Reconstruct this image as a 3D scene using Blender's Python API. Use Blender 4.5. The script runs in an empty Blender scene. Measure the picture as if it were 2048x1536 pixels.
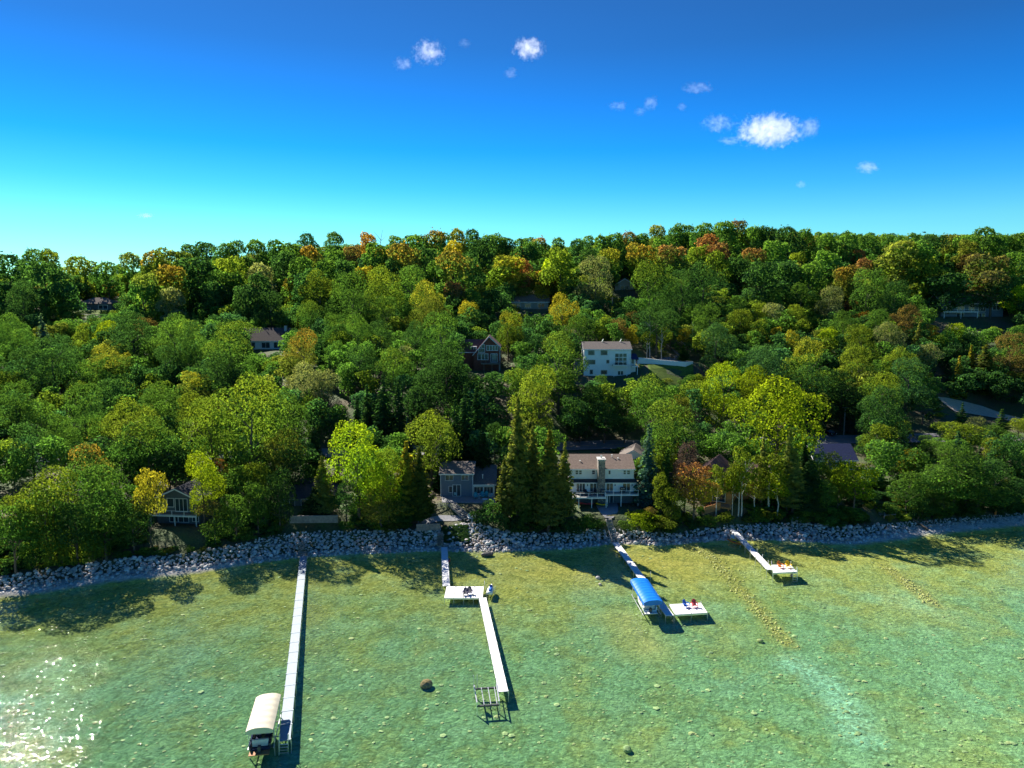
import bpy, math, random
import numpy as np
from mathutils import Vector, Matrix
random.seed(11)
RNG = np.random.default_rng(11)
R = math.radians
sc = bpy.context.scene
COL = sc.collection

# ------------------------------------------------------------------ camera, sky, sun, exposure
CAM_H = 50.0
F = 1420.0                                   # focal length in pixels of the 2048 px wide photograph
PITCH = math.atan((768 - 590) / F)
SUN_AZ, SUN_EL = R(-40), R(38)               # azimuth from +Y, negative = to the left
cam = bpy.data.cameras.new('camera')
cam.sensor_width = 36.0
cam.lens = 36.0 * F / 2048
cam.clip_start, cam.clip_end = 0.5, 30000
cam_o = bpy.data.objects.new('camera', cam)
COL.objects.link(cam_o)
cam_o.location = (0, 0, CAM_H)
cam_o.rotation_euler = (math.pi / 2 - PITCH, 0, 0)
sc.camera = cam_o

W = bpy.data.worlds.new('World')
sc.world = W
W.use_nodes = True
wt = W.node_tree
wt.nodes.clear()
def wn(t): return wt.nodes.new(t)
sky = wn('ShaderNodeTexSky')
sky.sky_type = 'NISHITA'
sky.sun_disc = False
sky.sun_elevation = SUN_EL
sky.sun_rotation = SUN_AZ
sky.altitude = 200
sky.air_density = 1.0
sky.dust_density = 0.0
sky.ozone_density = 2.0
hs = wn('ShaderNodeHueSaturation')
hs.inputs['Saturation'].default_value = 1.25
hs.inputs['Hue'].default_value = 0.495
wt.links.new(sky.outputs[0], hs.inputs['Color'])
# saturated blue grading by elevation, the same all the way round the sky
tc = wn('ShaderNodeTexCoord'); sp = wn('ShaderNodeSeparateXYZ')
wt.links.new(tc.outputs['Generated'], sp.inputs[0])
rp = wn('ShaderNodeValToRGB')
rp.color_ramp.interpolation = 'LINEAR'
els = rp.color_ramp.elements
els[0].position = 0.0; els[0].color = (.14, .28, .31, 1)
els[1].position = 1.0; els[1].color = (.066, .138, .225, 1)
for p, c in ((.095, (.10, .265, .305, 1)), (.14, (.05, .22, .33, 1)), (.19, (.02, .18, .35, 1)), (.25, (.026, .15, .29, 1)), (.31, (.042, .125, .22, 1)), (.37, (.054, .12, .20, 1))):
    e = els.new(p); e.color = c
wt.links.new(sp.outputs['Z'], rp.inputs[0])
mx = wn('ShaderNodeMix'); mx.data_type = 'RGBA'; mx.blend_type = 'MULTIPLY'; mx.inputs[0].default_value = 1
wt.links.new(hs.outputs[0], mx.inputs[6]); wt.links.new(rp.outputs[0], mx.inputs[7])
bg = wn('ShaderNodeBackground'); bg.inputs['Strength'].default_value = 0.13
wo = wn('ShaderNodeOutputWorld')
wt.links.new(mx.outputs[2], bg.inputs['Color']); wt.links.new(bg.outputs[0], wo.inputs[0])

sun = bpy.data.lights.new('sun', 'SUN')
sun.energy = 3.4
sun.angle = R(0.5)
sun.color = (1.0, 0.93, 0.80)
sun_o = bpy.data.objects.new('sun', sun)
COL.objects.link(sun_o)
SUN_DIR = Vector((math.sin(SUN_AZ) * math.cos(SUN_EL), math.cos(SUN_AZ) * math.cos(SUN_EL), math.sin(SUN_EL)))
sun_o.rotation_euler = SUN_DIR.to_track_quat('Z', 'Y').to_euler()
sun_o.location = SUN_DIR * 300

sc.view_settings.view_transform = 'Standard'
sc.view_settings.look = 'None'
sc.view_settings.gamma = 1
sc.view_settings.use_curve_mapping = False
sc.view_settings.exposure = 1.92
sc.render.engine = 'CYCLES'
sc.cycles.max_bounces = 8
sc.cycles.diffuse_bounces = 5
sc.cycles.glossy_bounces = 2
sc.cycles.transmission_bounces = 4
sc.cycles.volume_bounces = 6
sc.cycles.transparent_max_bounces = 12
sc.cycles.caustics_reflective = False
sc.cycles.caustics_refractive = False
sc.cycles.sample_clamp_indirect = 4

# ------------------------------------------------------------------ projection helpers
cP, sP = math.cos(PITCH), math.sin(PITCH)
def ray(u, v):
    a, b = (u - 1024) / F, (768 - v) / F
    return a, cP + b * sP, -sP + b * cP
def at_z(u, v, z):
    a, y, dz = ray(u, v); t = (z - CAM_H) / dz
    return Vector((a * t, y * t, z))
def at_y(u, v, Y):
    a, y, dz = ray(u, v); t = Y / y
    return Vector((a * t, Y, CAM_H + dz * t))
def proj(x, y, z):
    d = y * cP - (z - CAM_H) * sP
    return 1024 + F * x / d, 768 - F * (y * sP + (z - CAM_H) * cP) / d, d
def xat(u, Y, z): return (u - 1024) * (Y * cP - (z - CAM_H) * sP) / F
def zat(v, Y): return at_y(1024, v, Y).z

# ------------------------------------------------------------------ small building kit
class MB:
    def __init__(s): s.v = []; s.f = []
    def add(s, vs, fs):
        n = len(s.v); s.v += [tuple(p) for p in vs]; s.f += [tuple(i + n for i in q) for q in fs]; return s
    def box(s, x0, x1, y0, y1, z0, z1):
        return s.add([(x0,y0,z0),(x1,y0,z0),(x1,y1,z0),(x0,y1,z0),(x0,y0,z1),(x1,y0,z1),(x1,y1,z1),(x0,y1,z1)],
                     [(0,3,2,1),(4,5,6,7),(0,1,5,4),(1,2,6,5),(2,3,7,6),(3,0,4,7)])
    def bar(s, p0, p1, w, h=None):
        h = h or w; p0, p1 = Vector(p0), Vector(p1); d = (p1 - p0).normalized()
        up = Vector((0,0,1)) if abs(d.z) < .95 else Vector((0,1,0))
        a = d.cross(up).normalized() * w / 2; b = a.cross(d).normalized() * h / 2
        q = [p + e for p in (p0, p1) for e in (-a-b, a-b, a+b, -a+b)]
        return s.add(q, [(0,1,2,3),(7,6,5,4),(0,4,5,1),(1,5,6,2),(2,6,7,3),(3,7,4,0)])
    def cyl(s, p0, p1, r0, r1=None, n=8):
        r1 = r0 if r1 is None else r1; p0, p1 = Vector(p0), Vector(p1); d = (p1 - p0).normalized()
        up = Vector((0,0,1)) if abs(d.z) < .95 else Vector((1,0,0))
        a = d.cross(up).normalized(); b = a.cross(d)
        q = []
        for p, r in ((p0, r0), (p1, r1)):
            q += [p + (a * math.cos(2*math.pi*k/n) + b * math.sin(2*math.pi*k/n)) * r for k in range(n)]
        return s.add(q, [(k, (k+1) % n, n + (k+1) % n, n + k) for k in range(n)] + [tuple(range(n-1,-1,-1)), tuple(range(n, 2*n))])
    def prism(s, pts, ext):
        n = len(pts); e = Vector(ext); q = [Vector(p) for p in pts]; q += [p + e for p in q[:n]]
        return s.add(q, [tuple(range(n-1,-1,-1)), tuple(range(n, 2*n))] + [(k, (k+1) % n, n+(k+1) % n, n+k) for k in range(n)])
    def loft(s, rings, cap=True):
        n = len(rings[0]); q = [p for r in rings for p in r]; f = []
        for i in range(len(rings) - 1):
            f += [(i*n+k, i*n+(k+1) % n, (i+1)*n+(k+1) % n, (i+1)*n+k) for k in range(n)]
        if cap: f += [tuple(range(n-1,-1,-1)), tuple((len(rings)-1)*n + k for k in range(n))]
        return s.add(q, f)
    def mesh(s, name, m=None, smooth=False):
        me = bpy.data.meshes.new(name); me.from_pydata(s.v, [], s.f)
        if m: me.materials.append(m)
        if smooth: me.shade_smooth()
        me.update(); return me
    def ob(s, name, m=None, parent=None, smooth=False):
        return link(name, s.mesh(name, m, smooth), parent)
def link(name, me, parent=None, loc=None):
    o = bpy.data.objects.new(name, me); COL.objects.link(o)
    if parent: o.parent = parent
    if loc is not None: o.location = loc
    return o
def tag(o, label=None, cat=None, group=None, kind=None):
    for k, x in (('label', label), ('category', cat), ('group', group), ('kind', kind)):
        if x: o[k] = x
    return o
def thing(name, loc, label, cat, rz=0, group=None):
    o = bpy.data.objects.new(name, None); COL.objects.link(o)
    o.empty_display_size = .3
    o.location = loc; o.rotation_euler = (0, 0, rz)
    return tag(o, label, cat, group)
def copy_tree(o, parent=None):
    c = o.copy(); COL.objects.link(c)
    if parent: c.parent = parent
    for ch in o.children: copy_tree(ch, c)
    return c

# ------------------------------------------------------------------ materials
def nt_of(name):
    m = bpy.data.materials.new(name); m.use_nodes = True
    t = m.node_tree; t.nodes.clear(); return m, t
class NT:
    def __init__(s, t): s.t = t
    def n(s, typ, **kw):
        x = s.t.nodes.new(typ)
        for k, val in kw.items():
            if hasattr(x, k): setattr(x, k, val)
            else: x.inputs[k.replace('_', ' ')].default_value = val
        return x
    def l(s, a, b): s.t.links.new(a, b)
    def math(s, op, a, b=None, clamp=False):
        x = s.t.nodes.new('ShaderNodeMath'); x.operation = op; x.use_clamp = clamp
        for i, q in enumerate((a, b)):
            if q is None: continue
            if isinstance(q, (int, float)): x.inputs[i].default_value = q
            else: s.l(q, x.inputs[i])
        return x.outputs[0]
    def mix(s, fac, a, b, blend='MIX'):
        x = s.t.nodes.new('ShaderNodeMix'); x.data_type = 'RGBA'; x.blend_type = blend
        for i, q in ((0, fac), (6, a), (7, b)):
            if isinstance(q, (int, float)): x.inputs[i].default_value = q
            elif isinstance(q, tuple): x.inputs[i].default_value = (*q[:3], 1)
            else: s.l(q, x.inputs[i])
        return x.outputs[2]
    def ramp(s, fac, stops):
        x = s.t.nodes.new('ShaderNodeMapRange'); x.inputs[1].default_value, x.inputs[2].default_value = stops; x.clamp = True
        s.l(fac, x.inputs[0]); return x.outputs[0]
MATS = {}
def mat(name, col, rough=.8, var=.18, scale=2.0, bump=0.0, spec=.3, metal=0.0, wave=None, coat=0.0):
    if name in MATS: return MATS[name]
    m, t = nt_of(name); N = NT(t)
    tcn = N.n('ShaderNodeTexCoord')
    nz = N.n('ShaderNodeTexNoise', Scale=scale, Detail=5.0, Roughness=.65); N.l(tcn.outputs['Object'], nz.inputs['Vector'])
    f = N.ramp(nz.outputs[0], (.3, .7))
    c = N.mix(f, tuple(x * (1 - var) for x in col), tuple(min(1, x * (1 + var)) for x in col))
    p = N.n('ShaderNodeBsdfPrincipled', Roughness=rough, Metallic=metal)
    p.inputs['Specular IOR Level'].default_value = spec
    p.inputs['Coat Weight'].default_value = coat
    h = nz.outputs[0]
    if wave:                                            # board or course joints: (axis, pitch in metres, depth of tone)
        ax, pitch, tone = wave
        s3 = N.n('ShaderNodeSeparateXYZ'); N.l(tcn.outputs['Object'], s3.inputs[0])
        fr = N.math('FRACT', N.math('MULTIPLY', s3.outputs[ax], 1 / pitch))
        g = N.math('LESS_THAN', fr, .14)
        c = N.mix(N.math('MULTIPLY', g, tone), c, tuple(x * .35 for x in col))
        h = N.math('ADD', N.math('MULTIPLY', fr, -.6), N.math('MULTIPLY', nz.outputs[0], .4)); bump = bump or .4
    if bump:
        b = N.n('ShaderNodeBump', Strength=bump, Distance=.05); N.l(h, b.inputs['Height']); N.l(b.outputs[0], p.inputs['Normal'])
    N.l(c, p.inputs['Base Color'])
    o = N.n('ShaderNodeOutputMaterial'); N.l(p.outputs[0], o.inputs[0])
    MATS[name] = m; return m
def glass(name, col=(.03, .045, .055)):
    if name in MATS: return MATS[name]
    m, t = nt_of(name); N = NT(t)
    p = N.n('ShaderNodeBsdfPrincipled', Roughness=.06); p.inputs['Base Color'].default_value = (*col, 1)
    p.inputs['Specular IOR Level'].default_value = .45
    tcn = N.n('ShaderNodeTexCoord'); nz = N.n('ShaderNodeTexNoise', Scale=.6); N.l(tcn.outputs['Object'], nz.inputs['Vector'])
    N.l(N.mix(nz.outputs[0], tuple(x * .4 for x in col), tuple(x * 2.2 for x in col)), p.inputs['Base Color'])
    o = N.n('ShaderNodeOutputMaterial'); N.l(p.outputs[0], o.inputs[0]); MATS[name] = m; return m

def leaf_mat(name, attr_type):
    m, t = nt_of(name); N = NT(t)
    a = N.n('ShaderNodeAttribute', attribute_type=attr_type, attribute_name='tint')
    b = N.n('ShaderNodeAttribute', attribute_type=attr_type, attribute_name='tip')
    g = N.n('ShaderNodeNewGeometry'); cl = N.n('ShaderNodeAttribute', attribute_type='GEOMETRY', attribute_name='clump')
    tcn = N.n('ShaderNodeTexCoord'); s3 = N.n('ShaderNodeSeparateXYZ'); N.l(tcn.outputs['Object'], s3.inputs[0])
    # tip colour (autumn tones, lighter leaf tints) runs in from the outermost clumps and the top of the tree
    hgt = N.math('ADD', N.math('MULTIPLY', s3.outputs[2], 1.5), N.math('MULTIPLY', cl.outputs['Fac'], .75))
    k = N.math('MULTIPLY', N.ramp(hgt, (1.35, 1.8)), .85)
    c = N.mix(k, a.outputs['Color'], b.outputs['Color'])
    r = g.outputs['Random Per Island']
    c = N.mix(1.0, c, N.mix(r, (.74, .78, .74), (1.28, 1.24, 1.12)), 'MULTIPLY')
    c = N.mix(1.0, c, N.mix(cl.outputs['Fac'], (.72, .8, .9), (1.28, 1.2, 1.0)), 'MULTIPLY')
    d = N.n('ShaderNodeBsdfDiffuse', Roughness=.6); tr = N.n('ShaderNodeBsdfTranslucent')
    N.l(c, d.inputs[0]); N.l(N.mix(1.0, c, (1.35, 1.5, .7), 'MULTIPLY'), tr.inputs[0])
    mx = N.n('ShaderNodeMixShader', Fac=.52); N.l(d.outputs[0], mx.inputs[1]); N.l(tr.outputs[0], mx.inputs[2])
    o = N.n('ShaderNodeOutputMaterial'); N.l(mx.outputs[0], o.inputs[0]); return m
LEAF = leaf_mat('leaves', 'OBJECT')
LEAF_WOODS = leaf_mat('leaves_of_the_woods', 'INSTANCER')
BARK = mat('bark', (.11, .085, .065), .9, .4, 4, .6)
BARK_PALE = mat('birch_bark', (.5, .48, .43), .85, .3, 6, .4)
WHITE = mat('white_paint', (.74, .75, .76), .5, .05, 2)
ALU = mat('aluminium', (.55, .57, .6), .35, .1, 5, 0, .5, .6)
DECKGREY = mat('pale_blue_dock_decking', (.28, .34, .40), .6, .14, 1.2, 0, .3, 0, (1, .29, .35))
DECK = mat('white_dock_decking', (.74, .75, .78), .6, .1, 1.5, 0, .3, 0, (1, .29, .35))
DARKMETAL = mat('dark_metal', (.05, .055, .065), .5, .2)
WOOD = mat('weathered_timber', (.24, .19, .15), .85, .3, 3, .4)
WOODGREY = mat('grey_timber', (.27, .26, .25), .85, .25, 3, .4)
GLASS = glass('window_glass')

# ------------------------------------------------------------------ land form
SHORE_PX = [(-300,1225),(0,1192),(100,1180),(200,1163),(300,1152),(400,1143),(500,1128),(600,1116),(740,1108),(880,1103),(980,1106),(1060,1102),
            (1150,1099),(1230,1088),(1330,1092),(1400,1085),(1480,1080),(1600,1084),(1700,1090),(1780,1078),(1850,1066),(1950,1056),(2048,1046),(2300,1020)]
SH = np.array([tuple(at_z(u, v, 0))[:2] for u, v in SHORE_PX])
SH = np.vstack([[-2600, 40], [-400, 75], SH, [420, 205], [2600, 420]])
def ysh(x): return np.interp(x, SH[:, 0], SH[:, 1])
TOP_PX = [(0,1155),(200,1127),(400,1108),(560,1074),(640,1066),(830,1062),(900,1055),(945,1044),(990,1058),(1050,1070),(1170,1062),(1215,1042),
          (1260,1048),(1300,1068),(1400,1062),(1460,1053),(1600,1048),(1750,1052),(1850,1044),(2048,1028)]
SLOPE = .42
def stop_of(u, v):
    x = at_z(u, v, 1.5).x
    for s in np.arange(.5, 14, .05):
        if proj(x, float(ysh(x)) + s, SLOPE * s)[1] <= v: return x, s
    return x, 6.0
STOP = np.array([stop_of(u, v) for u, v in TOP_PX])
def s_top(x): return np.interp(x, STOP[:, 0], STOP[:, 1])
def y_road(x): return np.interp(x, [-2600,-200,-60,0,22,60,110,200,2600], [100,166,177,184,188,192,197,204,500])
CP = []
def cpx(u, v, Y): p = at_y(u, v, Y); CP.append((p.x, Y, p.z))
def cw(x, Y, z): CP.append((x, Y, z))
for x in (-260,-160,-110,-80,-60,-40,-20,0,18,35,55,75,100,130,190,300):
    y0 = float(ysh(x))
    cw(x, y0+4, 1.9); cw(x, y0+9, 4.1); cw(x, y0+18, 5.2); cw(x, y0+30, 6.6)
    cw(x, float(y_road(x))-4, 9.3); cw(x, float(y_road(x))+4, 9.9)
for x, z in ((-200,13),(-120,14),(-70,16),(-30,20),(0,21),(22,21),(50,19),(80,17),(120,15),(160,13.5),(240,16)): cw(x, float(y_road(x))+24, z)
for x, z in ((-200,24),(-100,24),(60,28),(100,25),(140,24)): cw(x, 245, z)
cpx(1215,751,226); cpx(1330,738,228); cpx(1330,712,240); cpx(1275,735,226); cpx(970,743,230); cpx(530,700,264); cpx(1060,618,300)
cpx(190,622,328); cpx(110,625,320); cpx(1940,637,298); cpx(1255,582,320); cpx(1970,826,224)
for x, z in ((-130,34),(-60,38),(60,42),(110,41)): cw(x, 300, z)
for u, z in ((-300,44),(0,52),(200,47),(300,52),(420,60),(640,67),(820,68),(1000,68),(1130,66),(1400,77),(1560,76),(1750,73),(2048,74),(2500,74)):
    cw((u-1024)*420/F, 420, z)
    cw((u-1024)*560/F, 560, z*.96); cw((u-1024)*760/F, 760, z*.75)
for x in (-2600,-1200,1200,2600):
    for y in (500, 1500, 3500): cw(x, y, 45 if y < 1000 else 30)
cw(0, 1500, 40); cw(0, 3500, 30)
CP = np.array(CP)
def kern(d): return np.sqrt(d * d + 64.0)
_D = np.linalg.norm(CP[:, None, :2] - CP[None, :, :2], axis=2)
_A = kern(_D) - np.eye(len(CP)) * .6
_n = len(CP); _P = np.hstack([np.ones((_n, 1)), CP[:, :2] / 100])
_M = np.block([[_A, _P], [_P.T, np.zeros((3, 3))]])
_S = np.linalg.solve(_M, np.concatenate([CP[:, 2], np.zeros(3)]))
PADS = []                                              # levelled building plots: x, y, half width, half depth, z
def terrain(x, y):
    x = np.atleast_1d(np.asarray(x, float)); y = np.atleast_1d(np.asarray(y, float))
    out = np.zeros(x.shape); xf, yf = x.ravel(), y.ravel(); o = np.zeros(xf.shape)
    for i in range(0, len(xf), 4000):
        q = np.stack([xf[i:i+4000], yf[i:i+4000]], 1)
        d = np.linalg.norm(q[:, None] - CP[None, :, :2], axis=2)
        o[i:i+4000] = kern(d) @ _S[:_n] + _S[_n] + q @ _S[_n+1:] / 100
    s = yf - ysh(xf); st = s_top(xf)
    prof = np.where(s < st, SLOPE * s, SLOPE * st + .12 * (s - st))
    w = np.clip((s - st) / 7, 0, 1); w = w * w * (3 - 2 * w)
    o = prof * (1 - w) + o * w
    wr = np.clip(1.6 - np.abs(yf - y_road(xf)) / 5, 0, 1)
    o = o * (1 - wr) + 9.6 * wr * 1.0 if False else o
    for (px, py, hx, hy, pz) in PADS:
        d = np.maximum(np.abs(xf - px) - hx, np.abs(yf - py) - hy); k = np.clip(1 - d / 5, 0, 1); k = k * k * (3 - 2 * k)
        o = o * (1 - k) + pz * k
    return o.reshape(x.shape)
def tz(x, y): return float(terrain(x, y)[0])
PADS += [(19.8,151.5,7.5,5.5,4.35), (-9.5,154.5,9,4.5,5.2), (30.3,230,8.5,5,24.6), (-8,234,5.5,5,25.6), (-193,335,12,7,43.1), (193,305,16,6,41.0),
         (-92,268,9,5,29.9), (8,306,8,5,44.0), (-67.5,142,6,4,4.0), (-43,150,8,6,5.6), (79,172,6,5,7.0), (42,156,6,6,5.0), (50,235,12,4,27.6)]
def ground_hit(u, v, y0=100, y1=600):
    ys = np.arange(y0, y1, 1.0); a, b, dz = ray(u, v); t = ys / b
    zz = CAM_H + dz * t; g = terrain(a * t, ys); k = np.argmax(g >= zz)
    return Vector((a * t[k], ys[k], g[k]))

def grid(xs, ys, zf):
    X, Y = np.meshgrid(xs, ys); Z = zf(X, Y); n = len(xs)
    v = np.stack([X.ravel(), Y.ravel(), Z.ravel()], 1)
    f = [(j*n+i, j*n+i+1, (j+1)*n+i+1, (j+1)*n+i) for j in range(len(ys)-1) for i in range(n-1)]
    return v, f, X, Y
def np_mesh(name, v, f, m, smooth=True):
    me = bpy.data.meshes.new(name); me.from_pydata(v.tolist(), [], f); me.materials.append(m)
    if smooth: me.shade_smooth()
    return me
def attr(me, name, vals):
    a = me.attributes.new(name, 'FLOAT', 'POINT'); a.data.foreach_set('value', np.asarray(vals, np.float32).ravel())

# ground: one sheet from behind the boulders to the horizon
def ground_mat():
    m, t = nt_of('forest_floor'); N = NT(t)
    g = N.n('ShaderNodeNewGeometry'); n1 = N.n('ShaderNodeTexNoise', Scale=.12, Detail=6.0); n2 = N.n('ShaderNodeTexNoise', Scale=2.2, Detail=5.0)
    N.l(g.outputs['Position'], n1.inputs['Vector']); N.l(g.outputs['Position'], n2.inputs['Vector'])
    c = N.mix(N.ramp(n1.outputs[0], (.42, .6)), (.055, .088, .028), (.095, .078, .045))
    c = N.mix(1.0, c, N.mix(n2.outputs[0], (.5, .5, .5), (1.45, 1.45, 1.45)), 'MULTIPLY')
    p = N.n('ShaderNodeBsdfPrincipled', Roughness=.95); N.l(c, p.inputs['Base Color'])
    b = N.n('ShaderNodeBump', Strength=.8, Distance=.3); N.l(n2.outputs[0], b.inputs['Height']); N.l(b.outputs[0], p.inputs['Normal'])
    o = N.n('ShaderNodeOutputMaterial'); N.l(p.outputs[0], o.inputs[0]); return m
xs = np.concatenate([[-2600,-1600,-1000,-650,-450,-330], np.arange(-260, 261, 3.0), [330,450,650,1000,1600,2600]])
ts = np.concatenate([np.arange(2, 60, 1.5), np.arange(60, 320, 4), [340,380,430,480,560,680,820,1000,1400,2200,3400]])
X = np.repeat(xs[None], len(ts), 0); Y = ysh(X) + ts[:, None]
Z = terrain(X, Y); Z[0] -= .9
n = len(xs)
gm = np_mesh('ground', np.stack([X.ravel(), Y.ravel(), Z.ravel()], 1),
             [(j*n+i, j*n+i+1, (j+1)*n+i+1, (j+1)*n+i) for j in range(len(ts)-1) for i in range(n-1)], ground_mat())
tag(link('ground', gm), kind='structure')

# lake bed with its sand streaks and weed, and the pale beach where it comes out of the water
def beach_w(x): return np.interp(x, [-130,-60,-45,60,80,130], [1.6,1.4,.0,.0,1.6,1.8])
def bed_z(x, y):
    s = y - ysh(x) + beach_w(x) - 1
    return np.where(s > -1, .06 + .14 * (s + 1), np.maximum(-2.6, .06 + .017 * (s + 1) - .10 * (1 - np.exp((s + 1) / 6))))
def seg_dist(px, py, pts):
    d = np.full(px.shape, 1e9)
    for (ax, ay), (bx, by) in zip(pts, pts[1:]):
        t = np.clip(((px-ax)*(bx-ax) + (py-ay)*(by-ay)) / ((bx-ax)**2 + (by-ay)**2), 0, 1)
        d = np.minimum(d, np.hypot(px-ax-t*(bx-ax), py-ay-t*(by-ay)))
    return d
def wpts(px): return [tuple(at_z(u, v, -.6))[:2] for u, v in px]
xs = np.concatenate([[-2600,-900,-400,-220], np.arange(-150, 151, 1.25), [220,400,900,2600]])
ys = np.concatenate([[-1500,-500,-150,-20], np.arange(40, 175, 1.25), [200, 260, 480]])
v, f, X, Y = grid(xs, ys, bed_z)
def bed_mat():
    m, t = nt_of('lake_bed'); N = NT(t)
    g = N.n('ShaderNodeNewGeometry'); pos = g.outputs['Position']
    def nz(s, d=5.0, r=.6):
        x = N.n('ShaderNodeTexNoise', Scale=s, Detail=d, Roughness=r); N.l(pos, x.inputs['Vector']); return x.outputs[0]
    def at(nm): return N.n('ShaderNodeAttribute', attribute_type='GEOMETRY', attribute_name=nm).outputs['Fac']
    wob = N.n('ShaderNodeTexNoise', Scale=.9, Detail=3.0); N.l(pos, wob.inputs['Vector'])
    wv = N.n('ShaderNodeVectorMath', operation='MULTIPLY_ADD'); N.l(wob.outputs['Color'], wv.inputs[0]); wv.inputs[1].default_value = (1.5, 1.5, 0); N.l(pos, wv.inputs[2])
    def vor(sc_):
        x = N.n('ShaderNodeTexVoronoi', Scale=sc_); N.l(wv.outputs[0], x.inputs['Vector']); return x
    vo, vo2, vo3 = vor(.8), vor(1.9), vor(4.2)
    big = nz(.05, 4); mid = nz(.17, 6, .65); fine = nz(1.3, 6, .75)
    dp = N.math('MULTIPLY', N.math('ADD', at('deep'), N.math('MULTIPLY', N.math('SUBTRACT', big, .5), 1.6)), 1.0, True)
    base = N.mix(dp, (.46, .47, .125), (.20, .385, .18))
    base = N.mix(N.math('MULTIPLY', N.ramp(mid, (.48, .7)), .6), base, (.29, .52, .30))
    base = N.mix(N.math('MULTIPLY', N.ramp(mid, (.5, .3)), .6), base, (.33, .36, .085))
    base = N.mix(N.math('MULTIPLY', at('warm'), N.ramp(mid, (.2, .6))), base, (.58, .50, .13))
    base = N.mix(N.math('MULTIPLY', N.math('MULTIPLY', at('sand'), .6), N.ramp(fine, (.25, .55))), base, (.36, .72, .56))
    base = N.mix(N.math('MULTIPLY', at('ridge'), N.ramp(fine, (.3, .55))), base, (.37, .36, .10))
    st = N.mix(vo2.outputs['Color'], (.62, .66, .58), (1.3, 1.28, 1.2))
    base = N.mix(.8, base, N.mix(1.0, base, st, 'MULTIPLY'))
    st3 = N.mix(vo3.outputs['Color'], (.7, .72, .66), (1.25, 1.24, 1.18))
    base = N.mix(.8, base, N.mix(1.0, base, st3, 'MULTIPLY'))
    gap = N.math('MULTIPLY', N.ramp(vo2.outputs['Distance'], (.38, .75)), N.ramp(nz(.5, 3), (.4, .62)))
    base = N.mix(N.math('MULTIPLY', gap, .62), base, (.10, .16, .05))
    base = N.mix(1.0, base, N.mix(fine, (.5, .5, .5), (1.42, 1.42, 1.42)), 'MULTIPLY')
    pb = N.mix(vo2.outputs['Color'], (.30, .29, .28), (.56, .54, .50))
    base = N.mix(at('beach'), base, pb)
    p = N.n('ShaderNodeBsdfDiffuse', Roughness=.8); N.l(base, p.inputs[0])
    h = N.math('ADD', N.math('MULTIPLY', vo2.outputs['Distance'], -.6), N.math('MULTIPLY', fine, 1.3))
    b = N.n('ShaderNodeBump', Strength=.7, Distance=.28); N.l(h, b.inputs['Height']); N.l(b.outputs[0], p.inputs['Normal'])
    o = N.n('ShaderNodeOutputMaterial'); N.l(p.outputs[0], o.inputs[0]); return m
me = np_mesh('lake_bed', v, f, bed_mat())
sx = Y - ysh(X)
attr(me, 'beach', np.clip((sx + beach_w(X) + .2) / .9, 0, 1))
RIDGE1 = wpts([(1385,1098),(1425,1120),(1450,1150),(1490,1190),(1530,1235),(1580,1288)])
RIDGE2 = wpts([(1768,1135),(1800,1160),(1840,1188),(1870,1212)])
SAND1 = wpts([(1590,1325),(1650,1360),(1690,1410),(1720,1465)])
d1 = np.minimum(seg_dist(X, Y, RIDGE1), seg_dist(X, Y, RIDGE2))
attr(me, 'ridge', np.clip(1.3 - d1 / 1.6, 0, 1))
sd = np.clip(1.25 - seg_dist(X, Y, SAND1) / 3.2, 0, 1)
for px, r, k in ((wpts([(380,1320),(430,1270)]), 3, .55), (wpts([(330,1370),(360,1400)]), 5, .5), (wpts([(1760,1195),(1880,1225)]), 3.2, .7), (wpts([(60,1330),(140,1380)]), 7, .4),
                 (wpts([(1445,1370),(1520,1350)]), 2.4, .5), (wpts([(1940,1380),(2000,1420)]), 4, .35)):
    sd = np.maximum(sd, k * .5 * np.clip(1.3 - seg_dist(X, Y, px) / r, 0, 1))
attr(me, 'sand', sd)
attr(me, 'deep', np.clip((-sx - 4) / 38, 0, 1))
wm = np.clip(1 - np.abs(sx + 9) / 14, 0, 1) * np.clip(1 - np.abs(X - 22) / 55, 0, 1)  # yellow of the sunlit shallows painted into the bed colour
wm = np.maximum(wm, .55 * np.clip(1.2 - seg_dist(X, Y, wpts([(1250,1240),(1290,1290)])) / 5, 0, 1))
attr(me, 'warm', wm)
tag(link('lake_bed', me), kind='structure')

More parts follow.
